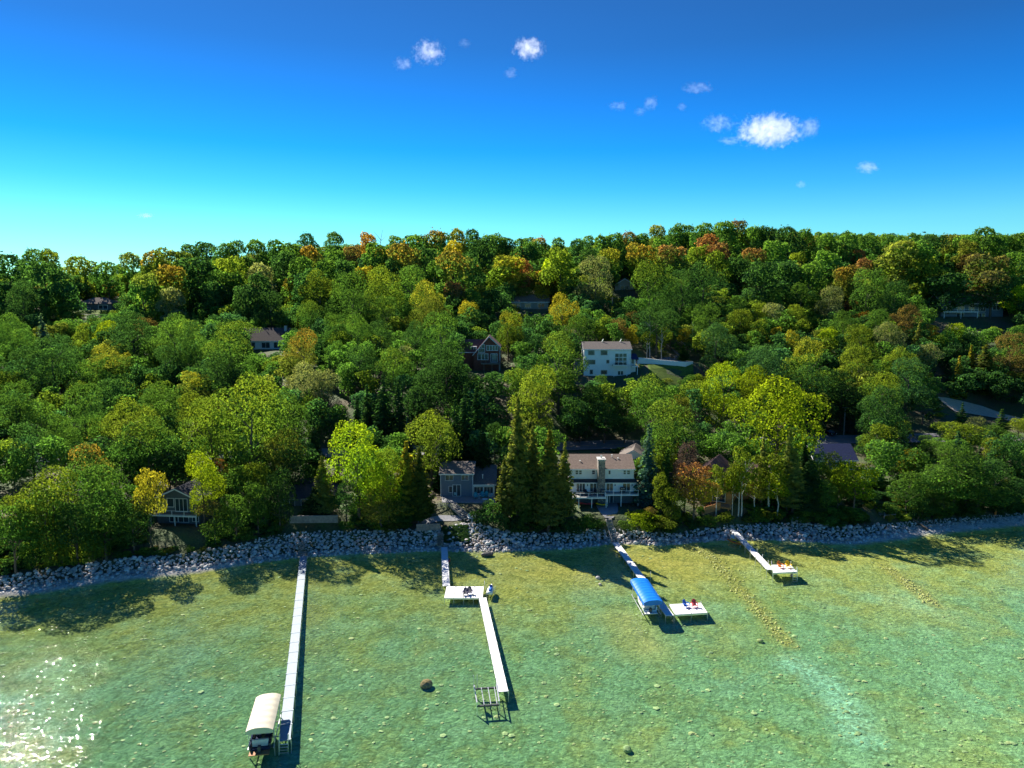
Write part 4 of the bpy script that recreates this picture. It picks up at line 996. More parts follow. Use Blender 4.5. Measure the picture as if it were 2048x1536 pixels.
# --- log house
h = thing('house', (43.2, 152, 0), 'orange log house with steep plum-brown roofs behind the red-tipped maple', 'house', R(-28))
walls(h, -5, 5, 0, 10, 4.6, 9.4, LOG, ('y', 0, 13.2)); roof_y(h, -5, 5, 0, 10, 9.4, 0, 13.2, SH_PLUM, .8, .9, trim=LOG)
walls(h, 4.6, 10, 5.2, 11, 4.6, 9.6, LOG, ('x', 8, 12.6)); roof_x(h, 4.2, 10, 5, 11, 9.6, 8, 12.6, SH_PLUM, .6, .5, trim=LOG)
for a, b, z0, z1, n, rw in ((-3.6, -1.2, 5.2, 7.4, 2, 1), (1.0, 3.6, 5.2, 7.4, 2, 1), (-1.6, 1.6, 8.2, 10.6, 2, 1), (1.9, 3.2, 8.2, 9.8, 1, 1)): win(h, a, b, z0, z1, 0, n, WHITE, rw)
deck(h, -5, 5.4, -3.0, -.02, 4.9, WOOD, LOG, 5, DARKMETAL, (-4.6, 0, 4.9), '', zg=2.4)
wall_run('privacy_fence', [ground_hit(1408, 1031), ground_hit(1440, 1030)], 1.6, .12, LOG, 'orange plank fence below the log house deck', 'fence', 7)
# --- navy-roofed house and the car above it
h = thing('house', (79, 170, 0), 'house with a plain navy shingle roof among trees near the parked car', 'house')
walls(h, -5, 5.2, 0, 8.5, 6.5, 10.1, CLAP_GREY, ('x', 4.2, 13.0)); roof_x(h, -5, 5.2, 0, 8.5, 10.1, 4.2, 13.0, SH_NAVY, .5, .4)
for a, b in ((-3.8, -2), (-.6, 1.2), (2.8, 4.4)): win(h, a, b, 7.6, 9.4, 0, 2)
# --- red gabled house
h = thing('house', (-7.6, 230, 0), 'brick-red gabled house with white-trimmed windows up in the dark trees', 'house')
xl, xp, xr_ = xat(947, 230, 31) + 7.6, xat(978, 230, 37) + 7.6, xat(1000, 230, 33) + 7.6
walls(h, xl, xr_, 0, 10, 25.2, 30.9, CLAP_RED, ('y', xp, 36.6, 33.4)); roof_y(h, xl, xr_, 0, 10, 30.9, xp, 36.6, SH_PLUM, .3, .7, ze2=33.4)
walls(h, xl-5, xl+3, 3, 9, 25.2, 31.6, CLAP_RED); roof_x(h, xl-5, xl+3.6, 3, 9, 31.6, 6.5, 35.2, SH_PLUM, .4, .3)
mbx('dormer', WHITE, h, xl-1.2, xl+.9, 3.4, 5.5, 31.9, 33.2); win(h, xl-.9, xl+.6, 32.1, 33.0, 3.4, 2)
def xu(u, Y, z, o): return xat(u, Y, z) - o
O = -7.6
for u0, u1, z0, z1, n, rw in ((973.5, 995.5, 32.2, 33.7, 4, 1), (956, 976, 29.2, 31.0, 3, 1), (982, 994, 28.4, 31.0, 3, 1), (963.5, 969, 31.6, 34.0, 1, 2), (957.5, 962.5, 31.5, 32.8, 1, 1)):
    win(h, xu(u0, 230, z0, O), xu(u1, 230, z0, O), z0, z1, 0, n, WHITE, rw, bar=.14)
deck(h, xu(962, 228, 28, O), xu(1000, 228, 28, O), -2.4, -.02, 28.1, WOOD, WOOD, 4, DARKMETAL, (xu(968, 228, 27, O), xu(984, 228, 27, O), xu(998, 228, 27, O)), '', zg=24.6)
mbx('corner_trim', WHITE, h, xr_-.12, xr_+.03, -.04, .1, 25.2, 33.3)
# --- upper white house with its retaining wall, lawn and driveway
h = thing('house', (30.4, 225, 0), 'large white three-storey house with a big gridded window, high on the hill', 'house')
x0, x1 = xu(1168, 225, 30, 30.4), xu(1262, 225, 30, 30.4)
walls(h, x0, x1, 0, 9, 24.2, 32.9, CLAP_WHITE, ('x', 4.5, 34.9)); roof_x(h, x0, x1, 0, 9, 32.9, 4.5, 34.9, SH_TAUPE, .35, .3)
DFR = mat('bronze_frame', (.04, .04, .045), .4)
for u0, u1, v0, v1, n, rw, fm in ((1177, 1188, 701.5, 709.5, 2, 2, DFR), (1202, 1214, 701.5, 709.5, 2, 2, DFR), (1175, 1190, 720.5, 728, 3, 1, DFR), (1213.5, 1218, 720.5, 726, 1, 1, DFR), (1180.5, 1185.5, 740, 747.5, 1, 1, DFR), (1203, 1214, 741, 748, 2, 1, DFR), (1230, 1253.5, 707, 730, 3, 3, WHITE), (1236, 1247, 742, 750, 2, 1, WHITE)):
    win(h, xu(u0, 225, 30, 30.4), xu(u1, 225, 30, 30.4), zat(v1, 225), zat(v0, 225), 0, n, fm, rw, bar=.16 if fm is WHITE else .1)
deck(h, xu(1226, 223, 28, 30.4), xu(1256, 223, 28, 30.4), -2.2, -.02, 28.0, WOODGREY, WHITE, 3, DARKMETAL, (xu(1228, 223, 27, 30.4), xu(1254, 223, 27, 30.4)), 'R', zg=24.2)
xa, xb = x1 + .05, xu(1275, 225, 30, 30.4)
m = MB(); m.prism([(xa, -1.2, 29.9), (xa, 4, 31.2), (xa, 4, 31.0), (xa, -1.2, 29.7)], (xb - xa + .2, 0, 0)); m.ob('porch_roof', SH_NAVY, h)
walls(h, xa, xb - .2, 2.0, 7, 24.2, 30.2, CLAP_WHITE, name='side_wing'); deck(h, xa, xb, -1.0, 1.98, 27.6, WOODGREY, WHITE, 2, DARKMETAL, (xb-.1,), '', zg=24.2)
mbx('porch_post', WHITE, h, xb-.12, xb+.02, -.9, -.76, 27.6, 29.75)
walls(h, x0-2.6, x0-.02, 3, 8, 24.2, 29.2, CLAP_GREY, name='side_wing')
win(h, xa+.5, xb-.7, 28.0, 29.6, 2.0, 1)
for u in (1204, 1240):
    x = xu(u, 229, 35, 30.4); m = MB(); m.bar((x, 4.3, 35.0), (x + .5, 4.4, 35.9), .35, .12); m.ob('roof_vent', ALU, h)
round_table((xat(1238, 223.6, 28), 223.6, 28.0), DK, 'dark table on the small deck of the upper white house')
for u, a, w in ((1233, 90, 'left'), (1244, -90, 'right')):
    patio_chair((xat(u, 223.6, 28), 223.7, 28.0), R(a), DK, f'dark chair {w} of the table on the upper white house deck', 'chairs on the upper white house deck')
wp = [at_y(u, v, Y) for u, v, Y in ((1276, 730, 231.5), (1295, 732, 231), (1320, 735, 230), (1350, 737.5, 229.5), (1370, 739, 229.5), (1385, 738, 231))]
wall_run('retaining_wall', [p + Vector((0,0,-.8)) for p in wp], 3.3, .35, CLAP_WHITE, 'long white retaining wall curving beside the upper white house', 'retaining wall')
GRASS = mat('lawn_grass', (.10, .15, .03), .95, .3, 1.4, .4, .1)
l = [(xat(u, 227, 25), 216.5) for u in (1278, 1300, 1325, 1350, 1378)]; r2 = [(p.x, p.y - .3) for p in (wp[0], wp[1], wp[2], wp[3], wp[5])]
patch('lawn', (l, r2), GRASS, .1)
ASPH = mat('asphalt', (.17, .17, .19), .95, .15, 1.2, .3, .15)
dv = [at_y(u, v, Y) for u, v, Y in ((1270, 709, 234), (1300, 712, 236), (1335, 714, 238), (1365, 703, 243), (1350, 694, 252), (1325, 690, 262))]
patch('driveway', ([(p.x - 1, p.y + 3) for p in dv], [(p.x + 1, p.y - 3) for p in dv]), ASPH, .35)
# --- far houses
h = thing('house', (-192, 330, 0), 'small grey hip-roofed bungalow on a lawn, far left on the hill', 'house')
walls(h, -9, 7, 0, 9, 42.6, 46.0, CLAP_GREY); m = MB(); m.add([(-9.6,-.6,46),(7.6,-.6,46),(7.6,9.6,46),(-9.6,9.6,46),(-3.5,4.5,48.8),(2,4.5,48.8)], [(0,1,5,4),(1,2,5),(2,3,4,5),(3,0,4),(3,2,1,0)]); m.ob('roof', SH_TAUPE, h)
win(h, 1, 5, 43.6, 45.3, 0, 2, WHITE, 1, bar=.2); win(h, -7, -4, 43.6, 45.2, 0, 2); deck(h, -9, -1.5, -2.4, -.02, 43.3, WOODGREY, WHITE, 4)
l = [(xat(u, 322, 42), 321) for u in (95, 130, 170, 222)]; r2 = [(x, 331) for x, _ in l]; patch('lawn', (l, r2), GRASS, .15)
h = thing('house', (-92.5, 265, 0), 'low house with a long brown metal roof in the left-hand woods', 'house')
walls(h, -10, 7.2, 0, 9, 29.2, 33.2, CLAP_WHITE); roof_x(h, -10, 7.2, 0, 9, 33.2, 7, 37.4, mat('ribbed_brown_roof', (.075, .065, .065), .9, .15, 2, 0, .04, 0, (0, .45, .6)), .6, .4, ze2=36)
for a, b in ((-6, -3.5), (-1, 2), (3.5, 6.2)): win(h, a, b, 30.4, 32.4, 0, 2, WHITE, 1, bar=.12)
m = MB(); m.box(6.0, 6.9, 5, 6, 35, 38.4); m.ob('chimney', CONC, h)
wall_run('retaining_wall', [at_y(505, 727, 256), at_y(560, 727, 256)], .8, .3, CONC, 'low pale wall below the long brown-roofed house', 'retaining wall')
h = thing('house', (193, 300, 0), 'big blue-grey house with decks in the shade on the far right hillside', 'house')
walls(h, -12.5, 13.5, 0, 10, 40.3, 46.9, CLAP_BLUE); roof_x(h, -12.5, 13.5, 0, 10, 46.9, 5, 50.4, SH_TAUPE, .8, .6)
for a, b, z0, z1, n in ((-10.5, -8, 43.6, 46, 2), (-6, -3, 43.6, 46, 2), (-1, 1.4, 43.6, 46, 2), (3, 6, 43.2, 46, 3), (9, 12, 43.8, 45.6, 2), (3, 6, 40.6, 42.4, 2), (-6, -3, 40.6, 42.4, 2)): win(h, a, b, z0, z1, 0, n, WHITE, 1, bar=.1)
deck(h, -13.5, 1, -3.2, -.02, 43.1, WOODGREY, WHITE, 5, DARKMETAL, (-13, -6, .8), '', zg=38.5)
h = thing('house', (8, 305, 0), 'brown house with a dark porch half hidden by trees in mid hill', 'house')
walls(h, -8, 7.5, 0, 9, 43.6, 47.2, CLAP_TAN); roof_x(h, -8, 7.5, 0, 9, 47.2, 4.5, 50, SH_BROWN, .5, .5)
for a, b in ((-6.5, -4.5), (-2.5, 0), (3, 6)): win(h, a, b, 44.6, 46.4, 0, 2)
h = thing('house', (50.5, 322, 0), 'tan roof of a house showing through trees near the ridge', 'house', R(12))
walls(h, -4.5, 4.5, 0, 9, 50.5, 54.6, CLAP_TAN, ('y', 0, 57.2)); roof_y(h, -4.5, 4.5, 0, 9, 54.6, 0, 57.2, SH_TAUPE, .5, .5); win(h, -2, 2, 52, 54, 0, 2)

# --- road behind the lakeside houses, gravel drive, parked car
def road_mat():
    return ASPH
xsr = np.arange(-230, 232, 4.0)
patch('road', ([(x, float(y_road(x)) - 3.4) for x in xsr], [(x, float(y_road(x)) + 3.4) for x in xsr]), ASPH, .28)
YL = mat('yellow_paint', (.55, .40, .08), .7); WL = mat('white_road_paint', (.6, .6, .6), .7)
for nm, d, m_ in (('centre_line', 0, YL), ('edge_line', -2.9, WL), ('edge_line', 2.9, WL)):
    V, Fc = [], []
    for i, x in enumerate(xsr):
        for s in (-.07, .07): V.append((x, float(y_road(x)) + d + s, tz(x, float(y_road(x)) + d) + .32))
    for i in range(len(xsr)-1): Fc.append((2*i, 2*i+2, 2*i+3, 2*i+1))
    me = bpy.data.meshes.new(nm); me.from_pydata(V, [], Fc); me.materials.append(m_); tag(link(nm, me), kind='structure')
GRAV = mat('pale_gravel', (.50, .42, .33), .95, .2, 1.6, .4, .1)
gd = [ground_hit(u, v, 180, 280) for u, v in ((1890, 812), (1915, 815), (1950, 822), (1985, 830), (2030, 842), (2090, 858))]
patch('gravel_drive', ([(p.x - .6, p.y + 4.2) for p in gd], [(p.x + .6, p.y - 4.2) for p in gd]), GRAV, .3)
cd = [(xat(1652, 182, 10), 179), (xat(1650, 188, 11), 189)]; cd2 = [(xat(1676, 182, 10), 179), (xat(1672, 188, 11), 189)]
patch('driveway', (cd, cd2), CONC, .25)
p = ground_hit(1660, 872, 150, 240)
car = thing('parked_car', (p.x, p.y, p.z + .3), 'dark car parked on the pale driveway behind the navy-roofed house', 'car', R(4))
CARP = mat('black_car_paint', (.012, .014, .022), .2, .05, 1, 0, .6, .2, None, .6)
m = MB(); m.loft([[(x, y, z) for x, z in pr] for y, pr in ((-2.2, [(-.8,.35),(.8,.35),(.82,.7),(-.82,.7)]), (-1.9, [(-.9,.3),(.9,.3),(.92,.85),(-.92,.85)]), (1.9, [(-.9,.3),(.9,.3),(.92,.9),(-.92,.9)]), (2.2, [(-.8,.35),(.8,.35),(.82,.8),(-.82,.8)]))]); m.ob('body', CARP, car)
m = MB(); m.loft([[(-.82,-1.1,.86),(.82,-1.1,.86),(.85,1.7,.9),(-.85,1.7,.9)], [(-.66,-.4,1.42),(.66,-.4,1.42),(.68,1.3,1.42),(-.68,1.3,1.42)]]); cb = m.ob('cabin', GLASS, car)
mbx('roof_panel', CARP, cb, -.66, .66, -.4, 1.3, 1.43, 1.47)
for x in (-.85, .85):
    for y in (-1.35, 1.35): m = MB(); m.cyl((x-.1, y, .33), (x+.1, y, .33), .33, n=12); m.ob('wheel', DARKMETAL, car)
for x in (-.6, .6): mbx('headlight', WHITE, car, x-.18, x+.18, -2.23, -2.19, .55, .68)
# stone steps, beds and path in front of the grey house
pth = [ground_hit(u, v, 120, 160) for u, v in ((836, 1047), (855, 1046), (880, 1043), (905, 1040), (925, 1037))]
patch('garden_path', ([(p.x, p.y + .9) for p in pth], [(p.x, p.y - .9) for p in pth]), PAVER, .09)
# utility poles and cables
for u, vb, vt, Y, lab in ((1224, 640, 594, 292, 'grey utility pole standing in the dark trees above the upper white house'), (1688, 860, 812, 200, 'thin grey utility pole by the shaded road near the parked car'), (968, 925, 868, 186, 'pale slim pole in the dark trees behind the grey lakeside house')):
    a, b = at_y(u, vb, Y), at_y(u, vt, Y); r = thing('utility_pole', (a.x, Y, a.z - 2), lab, 'pole'); m = MB(); m.cyl((0,0,0), (0,0,b.z-a.z+2), .17, .12, 8); m.ob('shaft', WOODGREY, r)
    m = MB(); m.bar((-.9, 0, b.z-a.z+1.5), (.9, 0, b.z-a.z+1.5), .12); m.ob('crossarm', WOODGREY, r)
#@@PART4
# ------------------------------------------------------------------ tree meshes (unit height, shared by all copies)
def quads(P, Nn, size, rr, aspect=1.0):
    n = len(P); Nn = Nn / np.linalg.norm(Nn, axis=1)[:, None]
    a = np.cross(Nn, rr.normal(size=(n, 3))); a /= np.linalg.norm(a, axis=1)[:, None]; b = np.cross(Nn, a)
    s = (size * rr.uniform(.6, 1.35, n))[:, None]
    v = np.stack([P - a*s*.55*aspect, P - b*s*.5 + a*s*.05 + Nn*s*.12, P + a*s*.55*aspect, P + b*s*.5 - a*s*.05 + Nn*s*.08], 1).reshape(-1, 3)
    return v
def leaf_mesh(name, V, clump, m, wr=None):
    if wr:
        V = V.copy(); zt_ = np.percentile(V[:, 2], 99.7); V[:, 2] /= zt_; V[:, :2] *= wr / np.percentile(np.hypot(V[:, 0], V[:, 1]), 93)
    n = len(V) // 4
    me = bpy.data.meshes.new(name); me.vertices.add(n*4); me.vertices.foreach_set('co', V.astype(np.float32).ravel())
    me.loops.add(n*4); me.loops.foreach_set('vertex_index', np.arange(n*4)); me.polygons.add(n); me.polygons.foreach_set('loop_start', np.arange(n)*4)
    a = me.attributes.new('clump', 'FLOAT', 'POINT'); a.data.foreach_set('value', np.repeat(clump, 4).astype(np.float32))
    me.materials.append(m); me.update(calc_edges=True); return me
def crown(seed, m, n_lobe=48, per=120, leaf=.03, rad=.31, z0=.16, flat=1.0, name='crown', shape='round', wr=None):
    rr = np.random.default_rng(seed); zc, hz = (1 + z0) / 2, (1 - z0) / 2
    C = []; L = []
    nbough = int(rr.integers(6, 10)); BO = []
    while len(BO) < nbough:
        d = rr.normal(size=3); d /= np.linalg.norm(d); q = rr.uniform(.5, .82)
        wz = 1.0 - .35 * max(0, d[2]) if shape == 'oval' else 1.0
        c = np.array([d[0]*rad*q*wz, d[1]*rad*q*wz, zc + d[2]*hz*q*1.0])
        if all(np.linalg.norm(c - o) > rad * .5 for o in BO) or rr.random() < .02: BO.append(c)
    BO.append(np.array([0, 0, zc + hz * .45]))
    tries = 0
    while len(C) < n_lobe:
        tries += 1
        o = BO[rr.integers(len(BO))]; d = rr.normal(size=3); d /= np.linalg.norm(d); d[2] = abs(d[2]) * .8 + d[2] * .2
        c = o + d * rad * rr.uniform(.18, .5) * np.array([1, 1, .9])
        r = rr.uniform(.23, .43) * rad
        if tries < 4000 and C and min(np.linalg.norm(c - k) for k in C) < r * .55: continue
        if c[2] + r > 1.02 or c[2] - r * .8 < z0: 
            if tries < 4000: continue
        C.append(c); L.append(r)
    C = np.array(C); L = np.array(L); P, Nn, K = [], [], []
    for i in range(n_lobe):
        k = int(per * (L[i] / (.35 * rad)) ** 2)
        d = rr.normal(size=(k, 3)); d[:, 2] += .35; d /= np.linalg.norm(d, axis=1)[:, None]
        p = C[i] + d * (L[i] * rr.uniform(.72, 1.12, k) * (1, 1, .8)[0])[:, None] * np.array([1, 1, .85])
        dist = np.linalg.norm(p[:, None] - C[None], axis=2) / L[None]; dist[:, i] = 9
        ok = dist.min(1) > .8
        p, d = p[ok], d[ok]; P.append(p); Nn.append(d * .9 + rr.normal(size=d.shape) * .45 + (0, 0, .25))
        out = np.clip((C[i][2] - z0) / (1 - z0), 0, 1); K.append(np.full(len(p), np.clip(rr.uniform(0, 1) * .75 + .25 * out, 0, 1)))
    # loose sprigs that break the outline
    k = n_lobe * 5; d = rr.normal(size=(k, 3)); d /= np.linalg.norm(d, axis=1)[:, None]; i = rr.integers(n_lobe, size=k)
    P.append(C[i] + d * (L[i] * rr.uniform(1.05, 1.38, k))[:, None]); Nn.append(rr.normal(size=(k, 3))); K.append(rr.uniform(0, 1, k))
    P, Nn, K = np.vstack(P), np.vstack(Nn), np.concatenate(K)
    return leaf_mesh(name, quads(P, Nn, leaf, rr), K, m, wr)
def conifer(seed, m, levels=26, rad=.2, z0=.08, leaf=.028, per=16, droop=.35, name='crown', ragged=.25):
    rr = np.random.default_rng(seed); P, Nn, K = [], [], []
    for lv in range(levels):
        t = lv / (levels - 1); z = z0 + (1 - z0) * t; r0 = rad * (1 - t) ** .85 + .012
        nb = max(4, int(12 * (1 - t) + 5))
        for b in range(nb):
            a = rr.uniform(0, 6.283); r = r0 * rr.uniform(1 - ragged, 1 + ragged * .5); kk = max(4, int(per * r / rad * 1.5)); c = rr.random()
            s = rr.uniform(.12, 1, kk); w = rr.normal(0, .10, kk) * s * r * 1.6
            x = np.cos(a) * s * r - np.sin(a) * w; y = np.sin(a) * s * r + np.cos(a) * w
            zz = z - droop * s ** 1.5 * r + rr.normal(0, .006, kk) + .05 * (s > .9) * r
            P.append(np.stack([x, y, zz], 1)); Nn.append(np.stack([np.cos(a) * .35 + rr.normal(0, .35, kk), np.sin(a) * .35 + rr.normal(0, .35, kk), np.full(kk, .9)], 1)); K.append(np.full(kk, c * .7 + .3 * t))
    P, Nn, K = np.vstack(P), np.vstack(Nn), np.concatenate(K)
    return leaf_mesh(name, quads(P, Nn, leaf, rr, 1.5), K, m)
def trunk(seed, m, top=.8, r=.018, limbs=7, z0=.25, spread=.2, lean=.02, name='trunk'):
    rr = np.random.default_rng(seed); a = MB(); pts = []
    for k in range(6):
        t = k / 5; pts.append(Vector((rr.normal(0, lean) * t, rr.normal(0, lean) * t, -.04 + (top + .04) * t)))
    for k in range(5): a.cyl(pts[k], pts[k+1], r * (1.25 - k * .21), r * (1.25 - (k+1) * .21), 7)
    for k in range(limbs):
        t = rr.uniform(z0, top * .9); j = min(4, int((t + .04) / (top + .04) * 5)); p = pts[j].lerp(pts[j+1], ((t + .04) / (top + .04) * 5) % 1)
        an = rr.uniform(0, 6.28); L = spread * rr.uniform(.6, 1.1); e = p + Vector((math.cos(an) * L, math.sin(an) * L, L * rr.uniform(.5, 1.1))); a.cyl(p, e, r * .42, r * .12, 5)
    return a.mesh(name, m)
NB = 11
CR = {'D': [crown(100+k, LEAF, 58+5*(k % 3), 165, .0245, .31+.015*(k % 3), .04+.04*(k % 3), shape='oval' if k % 2 else 'round', wr=.335) for k in range(NB)],
      'F': [crown(250+k, LEAF, 48, 150, .035, .32, .06, shape='oval' if k % 2 else 'round', wr=.335) for k in range(7)],
      'L': [crown(200+k, LEAF, 92, 270, .0165, .32, .05, shape='oval' if k % 2 else 'round', wr=.335) for k in range(5)],
      'K': [crown(300+k, LEAF, 34, 90, .027, .25, .30, shape='oval', wr=.27) for k in range(4)],
      'B': [crown(400+k, LEAF, 26, 130, .055, .55, .02) for k in range(3)],
      'S': [conifer(500+k, LEAF, 28, .19, .05, .026, 17, .45) for k in range(3)],
      'P': [conifer(550+k, LEAF, 15, .24, .16, .034, 26, .1, ragged=.5) for k in range(3)],
      'C': [conifer(600+k, LEAF, 40, .165, .14, .024, 20, -.25, ragged=.5) for k in range(4)]}
TR = {'D': [trunk(700+k, BARK, .72, .016, 9, .16, .24) for k in range(4)], 'K': [trunk(720+k, BARK_PALE, .85, .012, 7, .3, .2, .035) for k in range(4)],
      'B': [trunk(740, BARK, .5, .02, 8, .05, .3)], 'S': [trunk(750, BARK, .95, .013, 4, .2, .08, .004)], 'P': [trunk(760, BARK, .95, .014, 10, .2, .16, .01)], 'C': [trunk(770, BARK, .9, .016, 4, .2, .08, .01)],
      'X': [trunk(780+k, mat('dead_wood', (.42, .38, .34), .9, .2), 1.0, .011, 12, .45, .16, .02) for k in range(3)]}
WRAD = {'D': .335, 'K': .27, 'B': .6, 'S': .2, 'P': .25, 'C': .17, 'X': .14}
KIND = {'D': ('broadleaf_tree', 'broadleaf tree', 1.55), 'K': ('birch_tree', 'birch', 2.1), 'B': ('shrub', 'shrub', .85), 'S': ('spruce_tree', 'spruce', 2.4), 'P': ('pine_tree', 'pine', 1.9), 'C': ('cedar_tree', 'cedar', 2.9), 'X': ('bare_tree', 'bare dead tree', 3.6)}
TINT = {'dg': ((.040,.095,.038), 'dark green'), 'g': ((.072,.145,.038), 'mid-green'), 'bg': ((.048,.118,.062), 'blue-green'), 'yg': ((.125,.172,.030), 'yellow-green'), 'ly': ((.195,.265,.020), 'lime-yellow'),  # dg also puts shade into the leaf colour of shaded trees
        'ol': ((.135,.155,.040), 'olive'), 'o': ((.23,.135,.035), 'orange'), 'ro': ((.22,.105,.06), 'red-orange'), 'ye': ((.25,.225,.035), 'golden'), 'gy': ((.16,.185,.115), 'pale grey-green'),
        'br': ((.13,.10,.05), 'brownish'), 'pu': ((.075,.05,.085), 'purple-leaved'), 'bs': ((0.090,0.163,0.146), 'silver-blue'), 'ce': ((.185,.215,.065), 'olive-green'), 'pk': ((.62,.25,.16), 'coral-pink'), 'xx': ((0.650,0.617,0.552), 'pale')}
